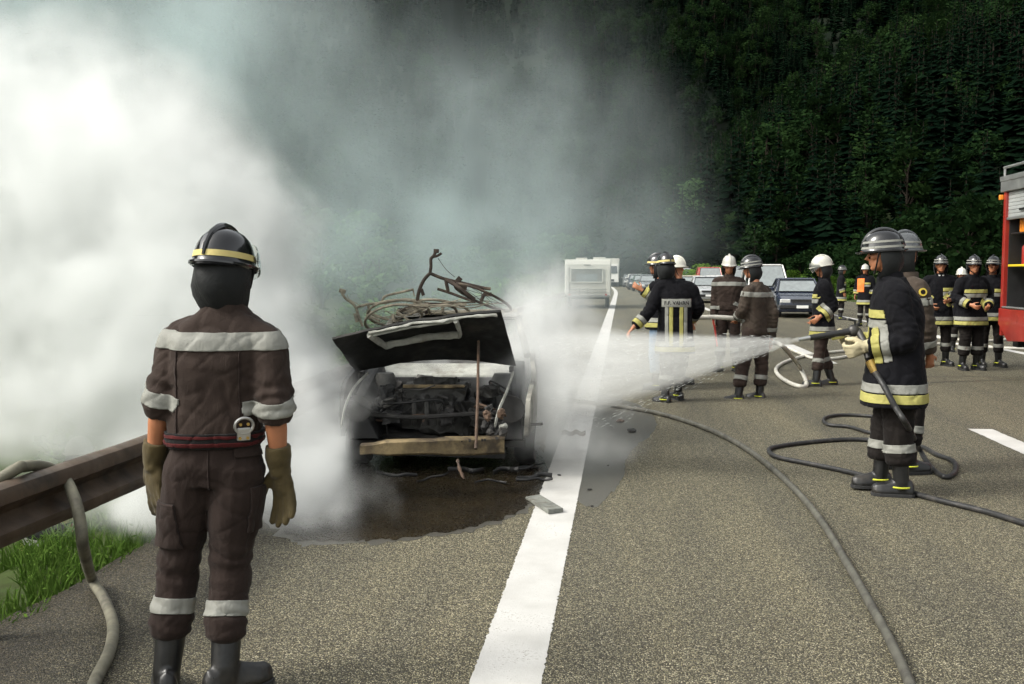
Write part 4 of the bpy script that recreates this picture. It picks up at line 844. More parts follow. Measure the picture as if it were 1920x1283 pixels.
def wrinkle(me, limbs, amp, seed, vert=0.0):
    """folds: broad noise plus creases that run across each limb near its joint"""
    n = len(me.vertices); nr = [v.normal.copy() for v in me.vertices]; N = mnoise.noise
    for v, q in zip(me.vertices, nr):
        p = v.co; o = Vector((seed, seed * 1.7, 0))
        d = amp * .9 * N(Vector((p.x * 9, p.y * 9, p.z * (9 - 6 * vert))) + o) + amp * .45 * N(p * 21 + o)
        d -= amp * 1.25 * max(0, 1 - abs(N(Vector((p.x * 6 + p.z * 5, p.y * 6 - p.z * 3, p.z * 5)) + o)) * 7) + amp * .7 * max(0, 1 - abs(N(Vector((p.x * 10 - p.z * 9, p.y * 10, p.z * 8)) + o * 2)) * 6)
        d += amp * .8 * (abs(N(Vector((p.x * 13 + p.z * 4, p.y * 13, p.z * 6)) + o)) * -2 + .5)
        for a, b_, jr, fr in limbs:
            ab = b_ - a; t = (p - a).dot(ab) / ab.length_squared
            if -.1 < t < 1.1:
                c = a + ab * t; ds = (p - c).length
                if ds < .14:
                    w = math.exp(-((t - jr) / .28) ** 2); d += amp * 1.1 * w * math.sin(t * ab.length * fr + 4.5 * N(p * 7 + o)) * max(0, 1 - ds / .16) * 1.6
        v.co = p + q * d
    me.update(); return me
def band(me, p, n, half, keep, off=.005, extra=()):
    bm = bmesh.new(); bm.from_mesh(me); p = Vector(p); n = Vector(n).normalized()
    bmesh.ops.bisect_plane(bm, geom=bm.verts[:] + bm.edges[:] + bm.faces[:], plane_co=p + n * half, plane_no=n, clear_outer=True)
    bmesh.ops.bisect_plane(bm, geom=bm.verts[:] + bm.edges[:] + bm.faces[:], plane_co=p - n * half, plane_no=n, clear_inner=True)
    for q, m_ in extra: bmesh.ops.bisect_plane(bm, geom=bm.verts[:] + bm.edges[:] + bm.faces[:], plane_co=Vector(q), plane_no=Vector(m_), clear_outer=True)
    bm.normal_update(); kill = [f for f in bm.faces if not keep(f.calc_center_median(), f.normal)]
    bmesh.ops.delete(bm, geom=kill, context='FACES')
    if not bm.faces: bm.free(); return None
    bm.normal_update(); nn = {v: v.normal.copy() for v in bm.verts}
    for v in bm.verts: v.co += nn[v] * off
    ex = bmesh.ops.extrude_face_region(bm, geom=bm.faces[:])   # thickness inward
    for v in ex['geom']:
        if isinstance(v, bmesh.types.BMVert): pass
    for v, q in nn.items(): v.co -= q * (off + .002)
    out = bpy.data.meshes.new('band'); bm.to_mesh(out); bm.free(); out.polygons.foreach_set('use_smooth', [True] * len(out.polygons)); return out
def sell(cx, cy, z, rx, ry, n=24, e=2.6):
    r = []
    for k in range(n):
        a = 2 * math.pi * k / n; c, s = math.cos(a), math.sin(a); r.append(Vector((cx + rx * math.copysign(abs(c) ** (2 / e), c), cy + ry * math.copysign(abs(s) ** (2 / e), s), z)))
    return r
def hand_geo(mb, w, d, n, side, curl, s=1.0, th=0.0):
    d = d.normalized(); n = (n - d * n.dot(d)).normalized(); x = d.cross(n).normalized() * side; M = Matrix((x, d, n)).transposed()
    mb.ell(w + d * .052 * s, ((.040 + th) * s, .056 * s, (.017 + th) * s), M, 12, 8); mb.tube([w - d * .02 * s, w + d * .03 * s], (.026 + th) * s, 10)
    for k, (o, l) in enumerate(((.031, .078), (.011, .090), (-.010, .084), (-.030, .066))):
        p = w + (x * o + d * .092) * s; dd = (d + x * o * 5.5).normalized(); pts = [w + (x * o * .8 + d * .05) * s, p]
        for q, fr in enumerate((.45, .32, .23)):
            a = curl * (1.0, 1.15, .8)[q] * (1 + .1 * k); dd = (Matrix.Rotation(a, 3, x * side if False else d.cross(n)) @ dd); p = p + dd * l * fr * s; pts.append(p)
        mb.tube(pts, [(.0105 + th) * s, (.0102 + th) * s, (.0095 + th) * s, (.0088 + th) * s, (.0072 + th) * s], 8, ends=True)
    t0 = w + (x * .030 + d * .022) * s; td = (d * .62 + x * .70 + n * (.25 + .35 * curl)).normalized(); t1 = t0 + td * .042 * s; td2 = (td + d * .5 - x * .35 + n * .5 * curl).normalized(); t2 = t1 + td2 * .032 * s; t3 = t2 + (td2 + n * .3 * curl).normalized() * .026 * s
    mb.tube([t0 - td * .012 * s, t0, t1, t2, t3], [(.014 + th) * s, (.0145 + th) * s, (.0115 + th) * s, (.0105 + th) * s, (.008 + th) * s], 8, ends=True)
class PX:
    def __init__(s, x, y, d=0.0): s.x, s.y, s.d = x, y, d
TXT = None
def person(label, px, py, yaw, H=1.80, J={}, outfit='black', helmet='black', head=(0, 0), vox=.014, gloves=None, trousers=None, bands='black', curl=(.45, .45), handdir={}, feet=(12, -12), visor=None, base=None, group=None, sleeves=1.0, shin=True, stout=1.0, hem=None, chest=None):
    loc = base if base is not None else G(px, py); s = H / 1.80; depth = (loc + Vector((0, 0, 1)) - CAM).dot(CF)
    root = empty('person', loc, R(yaw), label, 'person', group); IM = (Matrix.Translation(loc) @ Matrix.Rotation(R(yaw), 4, 'Z')).inverted()
    j = dict(pelvis=(0, 0, .96), chest=(0, 0, 1.30), neck=(0, -.01, 1.50), headc=(0, .025, 1.675), shL=(-.185, -.01, 1.44), shR=(.185, -.01, 1.44), elL=(-.255, -.03, 1.15), elR=(.255, -.03, 1.15), wrL=(-.265, .05, .92), wrR=(.265, .05, .92),
             hipL=(-.092, 0, .93), hipR=(.092, 0, .93), knL=(-.11, .025, .51), knR=(.11, .025, .51), anL=(-.125, -.02, .09), anR=(.125, -.02, .09))
    j.update(J)
    for k, v in j.items(): j[k] = IM @ D(v.x, v.y, depth + v.d) if isinstance(v, PX) else Vector(v) * s
    st = s * stout; Jk = j; coat = outfit in ('black',)
    def spine(z):   # centre of the trunk at height z
        if z < Jk['chest'].z: a, b_ = Jk['pelvis'], Jk['chest']
        else: a, b_ = Jk['chest'], Jk['neck']
        t = (z - a.z) / max(.05, (b_.z - a.z)); q = a + (b_ - a) * max(-.9, min(1.2, t)); return q.x, q.y
    def trunk(mb, rows, k=1.0, extra=0.0):
        rings = []
        for z, rx, ry in rows: x, y = spine(z * s); rings.append(sell(x, y, z * s, rx * st * k + extra, ry * st * k + extra))
        mb.loft(rings)
    # ---- body: one continuous figure, skin
    mb = MB(); trunk(mb, [(.86, .14, .09), (.95, .155, .105), (1.08, .135, .095), (1.28, .165, .11), (1.40, .17, .10), (1.47, .10, .075), (1.50, .06, .06)])
    hd = Jk['headc']; hy, hp = R(head[0]), R(head[1]); HM = Matrix.Rotation(hy, 3, 'Z') @ Matrix.Rotation(hp, 3, 'X'); hs = s * 1.0
    def hl(x, y, z): return hd + HM @ (Vector((x, y, z)) * hs)
    mb.tube([Jk['neck'] - Vector((0, 0, .06)), Jk['neck'] + (hd - Jk['neck']) * .4, hl(0, -.02, -.04)], [.062 * s, .056 * s, .058 * s], 14)
    mb.ell(hl(0, -.008, .022), (.076 * hs, .096 * hs, .100 * hs), HM, 20, 14); mb.ell(hl(0, .030, -.052), (.056 * hs, .058 * hs, .062 * hs), HM, 16, 10); mb.ell(hl(0, .066, -.090), (.026 * hs, .022 * hs, .020 * hs), HM, 10, 7)
    mb.tube([hl(0, .082, .022), hl(0, .100, -.006), hl(0, .113, -.022), hl(0, .094, -.030)], [.009 * hs, .011 * hs, .013 * hs, .009 * hs], 8, ends=True)
    mb.ell(hl(0, .080, .036), (.052 * hs, .016 * hs, .010 * hs), HM, 10, 6); mb.ell(hl(0, .086, -.052), (.024 * hs, .011 * hs, .007 * hs), HM, 10, 6); mb.ell(hl(0, .083, -.063), (.021 * hs, .011 * hs, .007 * hs), HM, 10, 6)
    for q in (-1, 1):
        mb.ell(hl(q * .080, -.008, -.006), (.010 * hs, .019 * hs, .032 * hs), HM, 10, 8); mb.ell(hl(q * .042, .062, -.012), (.022 * hs, .022 * hs, .022 * hs), HM, 10, 7)
    for S, sd in (('L', -1), ('R', 1)):
        sh, el, wr = Jk['sh' + S], Jk['el' + S], Jk['wr' + S]
        mb.tube([sh.lerp(Jk['chest'], .25), sh, sh.lerp(el, .5), el, el.lerp(wr, .35), wr], [.06 * s, .055 * s, .046 * s, .040 * s, .042 * s, .028 * s], 12, ends=True)
        hip, kn, an = Jk['hip' + S], Jk['kn' + S], Jk['an' + S]
        mb.tube([hip, hip.lerp(kn, .5), kn, kn.lerp(an, .35), an], [.088 * s, .075 * s, .056 * s, .055 * s, .036 * s], 12, ends=True)
        fd = Matrix.Rotation(R(feet[0 if S == 'L' else 1]), 3, 'Z') @ Vector((0, 1, 0)); mb.ell(an + fd * .06 * s - Vector((0, 0, .045 * s)), (.04 * s, .115 * s, .035 * s), Matrix.Rotation(R(feet[0 if S == 'L' else 1]), 3, 'Z'))
        hdir = handdir.get(S); fa = (wr - el).normalized(); d, n = (fa, Vector((-sd * 1.0, .25, 0))) if hdir is None else (IM.to_3x3() @ hdir[0], IM.to_3x3() @ hdir[1])
        if not gloves: hand_geo(mb, wr, d, n, sd, curl[0 if S == 'L' else 1], 1.0 * s)
        j['hd' + S] = (d.copy(), n.copy())
    place('body', fuse(mb, min(vox, .011) if vox > .009 else .0065, 3), 'skin', root)
    for q in (-1, 1): MB().ell(hl(q * .031, .083, .008), (.012 * hs, .007 * hs, .006 * hs), HM, 8, 6).build('eye', 'eye', root, True)
    mb = MB(); mb.ell(hl(0, -.022, .030), (.082 * hs, .094 * hs, .106 * hs), HM, 18, 12); hm = fuse(mb, .009, 1)
    bm = bmesh.new(); bm.from_mesh(hm); bmesh.ops.bisect_plane(bm, geom=bm.verts[:] + bm.edges[:] + bm.faces[:], plane_co=hl(0, .045, 0), plane_no=HM @ Vector((0, 1, .35)), clear_outer=True); bmesh.ops.bisect_plane(bm, geom=bm.verts[:] + bm.edges[:] + bm.faces[:], plane_co=hl(0, 0, -.035), plane_no=HM @ Vector((0, .5, -1)), clear_outer=True); bm.to_mesh(hm); bm.free(); place('hair', hm, 'hair', root)
    # ---- trousers
    tm = trousers or ('brown_trousers' if outfit == 'brown' else 'dark_trousers'); mb = MB()
    trunk(mb, [(.82, .150, .112), (.90, .172, .130), (.98, .168, .122), (1.05, .155, .112)]); lm = []
    for S in 'LR':
        hip, kn, an = Jk['hip' + S], Jk['kn' + S], Jk['an' + S]; e = an + (kn - an) * .40
        hb = hip + Vector((0, -.012, -.02)) * s
        mb.tube([hip + Vector((0, 0, .05)), hb, hb.lerp(kn, .45), hb.lerp(kn, .8), kn, kn.lerp(e, .5), e + Vector((0, 0, .03)), e, e - Vector((0, 0, .022))], [q * st for q in (.085, .112, .102, .088, .084, .082, .086, .083, .066)], 16); lm += [(hip, kn, .92, 85), (kn, e, .75, 120)]
    tr_me = wrinkle(fuse(mb, vox, 4), lm, .0042 * s, px * .13 + 1, .2); to = place('trousers', tr_me, tm, root)
    if shin:
        for S in 'LR':
            kn, an = Jk['kn' + S], Jk['an' + S]; p = an + (kn - an) * .66; ax = (kn - an).normalized(); other = Jk['kn' + ('R' if S == 'L' else 'L')]
            bme = band(tr_me, p, ax, .029 * s, lambda c, nn, p=p, other=other: (c - p).length < .16 * s and (Vector((c.x, c.y)) - Vector((p.x, p.y))).length < (Vector((c.x, c.y)) - Vector((other.x, other.y))).length + .02)
            if bme: place('reflective_band', bme, 'silver_tape', to)
    # ---- boots
    for S, sd in (('L', -1), ('R', 1)):
        an, kn = Jk['an' + S], Jk['kn' + S]; fr = Matrix.Rotation(R(feet[0 if S == 'L' else 1]), 3, 'Z'); ax = (kn - an).normalized(); mb = MB()
        mb.tube([an + ax * .26 * s, an + ax * .14 * s, an + ax * .02 * s, an - Vector((0, 0, .035 * s))], [.062 * s, .058 * s, .053 * s, .050 * s], 16)
        mb.loft([[an + fr @ (Vector((x * w, y, z)) * s) for x, z in ((-1, -.07), (-1.0, -.045), (-.7, h * .7 - .045), (0, h - .045), (.7, h * .7 - .045), (1.0, -.045), (1, -.07))] for y, w, h in ((-.085, .026, .04), (-.07, .040, .075), (0, .044, .10), (.07, .048, .075), (.13, .051, .055), (.17, .043, .048), (.195, .022, .03))])
        bt = place('boot', fuse(mb, max(.008, vox * .7), 3), 'boot_leather', root)
        MB().loft([[an + fr @ (Vector((x * w, y, z)) * s) for x, z in ((-1, -.088), (-1, -.064), (1, -.064), (1, -.088))] for y, w in ((-.09, .028), (-.07, .044), (.0, .047), (.08, .051), (.14, .054), (.18, .044), (.20, .022))]).build('sole', 'tyre', bt, bevel=.003)
        if outfit == 'black' or vox > .009: MB().tube([an + fr @ (Vector((.058 * math.cos(a), .004 + .066 * math.sin(a), -.018)) * s) for a in [k * .45 for k in range(15)]], .006 * s, 5).build('trim', 'boot_trim', bt, True)
    # ---- jacket
    mb = MB(); hz = hem if hem is not None else (.62 if coat else .99)
    if coat: rows = [(hz, .235, .185), (hz + .12, .222, .175), (.92, .205, .160), (1.08, .195, .148), (1.25, .205, .150), (1.36, .200, .138), (1.43, .165, .115), (1.49, .095, .088), (1.535, .082, .082)]
    else: rows = [(hz - .02, .165, .120), (hz, .182, .138), (hz + .05, .186, .142), (1.15, .178, .132), (1.28, .192, .138), (1.38, .196, .130), (1.44, .165, .108), (1.495, .090, .082), (1.525, .076, .076)]
    trunk(mb, rows); lm = []; cf = {}
    for S in 'LR':
        sh, el, wr = Jk['sh' + S], Jk['el' + S], Jk['wr' + S]; we = el.lerp(wr, .93 * sleeves if sleeves >= 1 else sleeves); cf[S] = we
        k = 1.10 if coat else 1.0
        nk = Jk['neck'] + Vector((0, 0, -.055)) * s; so = sh + (sh - Jk['chest']).normalized() * -.01; ap = spline([nk.lerp(sh, .25), nk.lerp(sh, .7) + Vector((0, 0, -.004)), sh.lerp(el, .12), sh.lerp(el, .55), el, we], 4); ar = (.062, .068, .072, .075, .077, .079, .080, .081, .081, .080, .079, .078, .077, .076, .075, .074, .073, .071, .068, .064, .060); mb.tube(ap, [q * s * k for q in ar], 16); lm += [(sh, el, .9, 95), (el, we, .25, 100)]
    jm = wrinkle(fuse(mb, vox, 8), lm, (.0048 if not coat else .0042) * s, px * .31 + 5, .5); jo = place('jacket', jm, {'black': 'navy_cloth', 'brown': 'brown_cloth', 'grey': 'grey_brown_cloth'}[outfit], root)
    def arm_near(S, c): a, b_ = Jk['el' + S], cf[S]; return c
    def ring(p, ax, half, m_, rad, test=None):
        bme = band(jm, p, ax, half * s, lambda c, nn: (c - p).length < rad * s and (test is None or test(c, nn)))
        if bme: place('reflective_band', bme, m_, jo)
    if bands == 'black':
        arm_ax = [(Jk['sh' + S], Jk['el' + S], cf[S]) for S in 'LR']
        def not_arm(c, nn):
            for a, b_, e in arm_ax:
                for p, q in ((a, b_), (b_, e)):
                    v = q - p; t = max(0.12, min(1, (c - p).dot(v) / v.length_squared)); 
                    if (c - p - v * t).length < .105 * s: return False
            return True
        for z, m_ in ((hz + .135, 'silver_tape'), (hz + .065, 'yellow_tape')):
            x, y = spine(z * s); ring(Vector((x, y, z * s)), Vector((0, 0, 1)), .030, m_, .45, not_arm)
        for z, m_ in ((1.275, 'yellow_tape'), (1.205, 'silver_tape')):
            x, y = spine(z * s); ring(Vector((x, y, z * s)), Vector((0, 0, 1)), .028, m_, .45, lambda c, nn: not_arm(c, nn) and nn.y > .25 and c.x > .03) if False else ring(Vector((x, y, z * s)), Vector((0, 0, 1)), .028, m_, .45, lambda c, nn: not_arm(c, nn) and nn.y > .3 and (chest is None or chest * c.x > .02))
        for S in 'LR':
            el, we = Jk['el' + S], cf[S]; ax = (we - el).normalized(); L = (we - el).length
            for t, m_ in ((L - .115 * s, 'silver_tape'), (L - .052 * s, 'yellow_tape')): ring(el + ax * t, ax, .027, m_, .13)
    elif bands == 'brown':
        z = 1.385; x, y = spine(z * s); ring(Vector((x, y, z * s)), Vector((0, -.1, 1)), .032, 'silver_tape', .5, lambda c, nn: abs(nn.y) > .12)
        for S in 'LR':
            sh, el, we = Jk['sh' + S], Jk['el' + S], cf[S]; ax = (we - el).normalized(); ring(el.lerp(we, .60) if sleeves >= 1 else sh.lerp(el, .90 if S == 'L' else .97), ax, .026, 'silver_tape', .12)
    # collar
    x, y = Jk['neck'].x, Jk['neck'].y; z = Jk['neck'].z
    mb = MB(); mb.loft([sell(x, y + dy, z + dz * s, rx * s, ry * s, 24, 2.2) for dz, rx, ry, dy in ((-.02, .090, .088, 0), (.035, .082, .082, .006), (.045, .074, .074, .006), (.0, .070, .070, 0))], cap=False).build('collar', jo.data.materials[0], jo, True)
    # gloves
    if gloves:
        for S, sd in (('L', -1), ('R', 1)):
            wr, el = Jk['wr' + S], Jk['el' + S]; d, n = j['hd' + S]; mb = MB(); hand_geo(mb, wr, d, n, sd, curl[0 if S == 'L' else 1], (1.24 if gloves == 'glove_leather' else 1.12) * s, .005)
            gl = .088 if gloves == 'glove_leather' else .06; back = (el - wr).normalized()
            mb.tube([wr + d * .03, wr, wr + back * gl * .5, wr + back * gl], [.042 * s, .044 * s, .052 * s, (.064 if gl > .1 else .05) * s], 16)
            gm = fuse(mb, min(vox, .0075), 2)
            if gl > .1:    # hollow the gauntlet mouth
                bm = bmesh.new(); bm.from_mesh(gm); bmesh.ops.bisect_plane(bm, geom=bm.verts[:] + bm.edges[:] + bm.faces[:], plane_co=wr + back * gl * .97, plane_no=back, clear_outer=True); bm.to_mesh(gm); bm.free()
            place('glove', wrinkle(gm, [], .0022, px + 3 * sd), gloves, root)
    # helmet
    hm_ = {'black': 'helmet_black', 'white': 'helmet_white', 'grey': 'helmet_grey', 'striped': 'helmet_black'}[helmet]
    he = empty('helmet', hl(0, 0, 0)); he.parent = root; he.rotation_euler = HM.to_euler(); K = s
    def V3(x, y, z): return Vector((x, y, z)) * K
    prof = [(.030, 1.10), (.036, 1.06), (.050, 1.015), (.075, .985), (.105, .91), (.130, .80), (.150, .64), (.163, .44), (.171, .22), (.173, .04)]
    MB().loft([[V3(.106 * r * math.cos(a), -.004 + .140 * r * math.sin(a), z + (.012 if i < 2 else 0) * (math.sin(a) - .6)) for a in [2 * math.pi * k / 32 for k in range(32)]] for i, (z, r) in enumerate(prof)]).build('shell', hm_, he, True)
    MB().loft([[V3(.106 * min(r, 1.12) * math.cos(a), -.004 + .140 * r * math.sin(a) + (.018 * max(0, math.sin(a)) if i > 1 else 0), z) for a in [2 * math.pi * k / 32 for k in range(33)]] for i, (z, r) in enumerate(((.020, 1.02), (.032, 1.10), (.030, 1.20), (.022, 1.20), (.014, 1.03)))], cap=False).build('brim', hm_, he, True)
    sm = 'pale_yellow_tape' if helmet == 'black' else 'silver_tape'
    for z0, z1 in (((.048, .072),) if helmet in ('black', 'white') else ((.046, .062), (.085, .100))):
        def rr_(z):
            for (za, ra), (zb, rb) in zip(prof, prof[1:]):
                if za <= z <= zb: return lerp(ra, rb, (z - za) / (zb - za))
        if helmet != 'white': MB().loft([[V3((.106 * rr_(z) + o) * math.cos(a), -.004 + (.140 * rr_(z) + o) * math.sin(a), z) for a in [2 * math.pi * k / 32 for k in range(33)]] for z, o in ((z0, .000), (z0, .0025), ((z0 + z1) / 2, .003), (z1, .0025), (z1, .0))], cap=False).build('reflective_stripe', sm, he, True)
    MB().tube([V3(0, -.004 + .146 * math.cos(a) * .99, .035 + .143 * math.sin(a)) for a in [R(18) + R(144) * k / 16 for k in range(17)]][::-1] if False else [V3(0, -.004 + .148 * math.cos(a), .030 + .150 * math.sin(a)) for a in [R(12) + R(160) * k / 18 for k in range(19)]], [.006 + .010 * math.sin(math.pi * k / 18) for k in range(19)], 8).build('comb', hm_ if helmet != 'white' else 'helmet_white', he, True)
    # leather neck flap hanging behind
    rows = []
    for z, r, o in ((.028, .116, 0), (-.02, .120, -.002), (-.06, .122, -.002), (-.10, .114, .002), (-.14, .098, .012), (-.165, .084, .02), (-.167, .078, .02)):
        rows.append([V3(r * .93 * math.cos(a), o + (r + .012) * math.sin(a) + .006 * math.sin(a * 7 + z * 40) * (1 if z < 0 else 0), z) for a in [R(172) + R(196) * k / 20 for k in range(21)]])
    mb = MB(); mb.loft(rows, cap=False, closed=False); nv_ = len(mb.v); mb.v += [tuple(Vector(v) * .965) for v in mb.v]; mb.f += [tuple(i + nv_ for i in reversed(f)) for f in mb.f]
    mb.build('neck_flap', 'flap_cloth', he, True)
    if visor:
        t0 = R(visor); rows = []
        for k in range(6):
            u = k / 5; ang = t0 + u * R(52); rows.append([V3(.128 * math.cos(a) * (1 - .12 * u), .0 + .165 * math.sin(a) * math.cos(ang - R(20)) + .0, .045 + (.17 * math.sin(ang - R(20)) if True else 0) * max(.12, math.sin(a)) * (1 if visor > 0 else 1)) for a in [R(12) + R(156) * q / 16 for q in range(17)]])
        mb = MB(); mb.loft(rows, cap=False, closed=False); nv_ = len(mb.v); mb.v += [tuple(Vector(v) * 1.012) for v in mb.v]; mb.f += [tuple(i + nv_ for i in reversed(f)) for f in mb.f]; mb.build('visor', 'clear_visor', he, True)
    for q in (-1, 1): MB().tube([V3(q * .112, .03, .02), V3(q * .09, .045, -.05), V3(q * .03, .06, -.122), V3(0, .06, -.128)], .006 * K, 5).build('chin_strap', 'belt_web', he, True)
    return dict(root=root, IM=IM, j=j, jm=jm, jo=jo, tr=tr_me, to=to, s=s, spine=spine, he=he, depth=depth)
# ---------------------------------------------------------------- the figures
P1 = person('firefighter in brown overalls with black helmet and leather gauntlets, back turned, before the smoke', 392, 1290, 14, 1.78, outfit='brown', helmet='black', head=(-24, -8), vox=.0068, gloves='glove_leather', bands='brown', sleeves=.20, handdir=dict(R=(-CU + CR * .16, -CF * .85 - CR * .5), L=(-CU + CR * .05, CF * .75 + CR * .6)), curl=(.14, .16), feet=(14, -55), stout=.97, visor=1,
  J=dict(pelvis=PX(402, 845), chest=PX(410, 680), neck=PX(420, 588, .02), headc=PX(421, 512, .04), shL=PX(340, 630, .02), shR=PX(500, 638, .0), elL=PX(303, 752, -.04), elR=PX(515, 765, -.06), wrL=PX(289, 866, .03), wrR=PX(524, 876, .0),
         hipL=PX(362, 865), hipR=PX(446, 865), knL=PX(334, 1066, .05), knR=PX(431, 1078, .02), anL=PX(312, 1262, .0), anR=PX(421, 1262, -.06)))
P2 = person('firefighter in black coat spraying water from a nozzle, long black hose at his boots', 1664, 922, 78, 1.86, helmet='striped', head=(2, -4), vox=.009, gloves='pale_glove', trousers='dark_trousers', curl=(.75, .8), feet=(2, 10), hem=.63, stout=1.24,
  J=dict(pelvis=PX(1678, 690), chest=PX(1682, 580), neck=PX(1672, 522), headc=PX(1655, 478), shL=PX(1680, 545, -.19), shR=PX(1676, 545, .19), elL=PX(1700, 640, -.26), elR=PX(1662, 636, .25), wrL=PX(1624, 650, -.13), wrR=PX(1603, 643, .06),
         hipL=PX(1684, 695, -.09), hipR=PX(1680, 695, .09), knL=PX(1684, 805, -.10), knR=PX(1660, 800, .10), anL=PX(1690, 908, -.10), anR=PX(1650, 893, .12)),
  handdir=dict(L=(-CR + CU * -.35, CF * 1.0 + CU * .2), R=(-CR * 1.0 + CU * .1, -CF * .3 + CU * 1.0)))
P3 = person('firefighter in grey-brown jacket with round yellow sleeve badge, hidden behind the nozzle man', 1690, 884, -70, 1.80, outfit='grey', helmet='grey', bands='brown', head=(0, 0), vox=.012, J=dict(headc=PX(1697, 476), neck=PX(1700, 520), chest=PX(1703, 580), shR=PX(1722, 536, -.16), shL=PX(1700, 536, .17), elR=PX(1738, 610, -.15), wrR=PX(1742, 665, -.05)), feet=(0, 0))
P4 = person('firefighter in black coat with F.F. VAHRN lettered on his back beyond the spray', 1264, 752, 4, 1.79, helmet='black', bands='black', head=(18, -6), vox=.012, curl=(.5, .7), hem=.60, stout=1.08,
  J=dict(elL=PX(1217, 584, -.08), wrL=PX(1188, 614, -.12), elR=PX(1310, 578, -.02), wrR=PX(1296, 600, .28), headc=PX(1248, 500), neck=PX(1254, 528), knL=PX(1250, 690), anL=PX(1247, 746, -.05), knR=PX(1270, 690), anR=PX(1272, 738, .15)), feet=(45, 30))
P5 = person('firefighter with dark helmet and faded jeans, half hidden behind the lettered coat', 1236, 730, 62, 1.78, helmet='black', trousers='jeans', shin=False, vox=.014, head=(10, 0), J=dict(elL=PX(1222, 556, -.1), wrL=PX(1203, 544, -.1), headc=PX(1232, 500)), hem=.84)
P6 = person('firefighter with pale helmet whose head shows behind the lettered coat', 1272, 722, -120, 1.78, helmet='white', vox=.014, J=dict(headc=PX(1269, 504)))
P7 = person('firefighter in brown overalls and white helmet facing the camera beyond the spray', 1364, 697, 172, 1.84, outfit='brown', helmet='white', bands='brown', head=(10, -10), vox=.012, visor=None, feet=(20, -20), J=dict(elR=PX(1341, 556, .05), wrR=PX(1338, 596, .0), elL=PX(1388, 556), wrL=PX(1380, 592, -.15)))
P8 = person('firefighter in brown overalls and striped helmet gripping a white hose, seen from behind', 1414, 745, 48, 1.74, outfit='grey', helmet='striped', bands='brown', head=(28, -8), vox=.011, trousers='brown_cloth', curl=(1.0, .4), hem=.86, stout=1.08, feet=(40, 10),
  J=dict(elL=PX(1391, 584, -.12), wrL=PX(1381, 597, .02), elR=PX(1450, 590, -.05), wrR=PX(1446, 636, .08), headc=PX(1409, 505), anL=PX(1384, 744, -.05), anR=PX(1424, 740, .05), knL=PX(1392, 690, -.02), knR=PX(1428, 690, .05)))
P9 = person('firefighter in black coat and white visor helmet with his hand in his pocket', 1540, 722, 74, 1.80, helmet='white', head=(8, -10), vox=.011, trousers='brown_cloth', visor=-14, hem=.68, feet=(0, 25),
  J=dict(elL=PX(1562, 575, -.2), wrL=PX(1538, 594, -.20), elR=PX(1548, 575, .2), wrR=PX(1530, 596, .2), anL=PX(1530, 716, -.1), anR=PX(1560, 714, .12)))
P10 = person('distant firefighter in black gear and striped helmet beside the dark blue car', 1576, 600, -95, 1.78, helmet='striped', vox=.016, group=None)
P11 = person('distant firefighter in black coat with white helmet and orange vest', 1620, 612, 150, 1.80, helmet='white', vox=.016)
P12 = person('firefighter in black coat with white shirt collar, arms folded low, facing the camera', 1758, 686, 176, 1.86, helmet='striped', vox=.012, head=(0, 0), curl=(.5, .5), hem=.66, chest=-1, feet=(25, -5), J=dict(elL=(-.27, -.02, 1.17), elR=(.29, -.06, 1.18), wrL=(-.10, .24, 1.10), wrR=(.16, .12, 1.02), knR=(.13, .06, .51)))
P13 = person('stout firefighter in black coat with wide reflective bands, standing beside the fire engine', 1818, 694, 196, 1.84, helmet='striped', vox=.012, head=(-12, 0), curl=(.6, .6), stout=1.12, hem=.70, J=dict(elL=(-.30, .0, 1.16), elR=(.30, .02, 1.17), wrL=(-.12, .26, 1.04), wrR=(.20, .28, 1.06)))
P14 = person('firefighter in black coat half hidden behind the fire engine corner', 1856, 688, 165, 1.84, helmet='striped', vox=.014, hem=.74, chest=-1, stout=.95, head=(-25, 5), feet=(35, 10))
P15 = person('firefighter with white helmet whose head shows behind the group by the fire engine', 1798, 660, 170, 1.66, helmet='white', vox=.016)
hp = D(92, 830, 10.0); P16 = person('firefighter down the bank behind the guard rail, white helmet lost in smoke', 0, 0, -30, 1.78, helmet='white', vox=.014, base=Vector((hp.x, hp.y, terrain(hp.x, hp.y))), J=dict(chest=(0, .12, 1.26), neck=(0, .24, 1.42), headc=(0, .32, 1.56), shL=(-.185, .2, 1.36), shR=(.185, .2, 1.36)))
# ---- details of single figures
def belt(P, z, parts=True):
    s = P['s']; x, y = P['spine'](z * s); M_pl = Vector((x, y, z * s))
    allow = lambda c, nn: abs(c.x - x) < .24 * s and abs(c.y - y) < .2 * s
    me = band(P['jm'], M_pl, Vector((0, 0, 1)), .026 * s, allow, .010)
    b0 = place('belt', me, 'belt_web', P['root']) if me else None
    for dz in (-.013, .013):
        me = band(P['jm'], M_pl + Vector((0, 0, dz)), Vector((0, 0, 1)), .005, allow, .0125)
        if me and b0: place('belt_stripe', me, 'red_web', b0)
    return b0
b1 = belt(P1, 1.005)
def surf(P, px, py, dd=-.3, mesh='jm'):
    """point of a garment seen at a photo pixel (ray cast on the cloth)"""
    from mathutils.bvhtree import BVHTree
    me = P[mesh]; bv = BVHTree.FromPolygons([v.co for v in me.vertices], [tuple(p.vertices) for p in me.polygons])
    o = P['IM'] @ CAM; d = (P['IM'].to_3x3() @ ray(px, py)).normalized(); h = bv.ray_cast(o, d); return (h[0], h[1]) if h[0] is not None else (None, None)
p, n = surf(P1, 455, 803)
if p is None: p, n = surf(P1, 440, 790)
def frame(n, up=Vector((0, 0, 1))): z = n.normalized(); x = up.cross(z).normalized(); return Matrix((x, z.cross(x), z)).transposed()
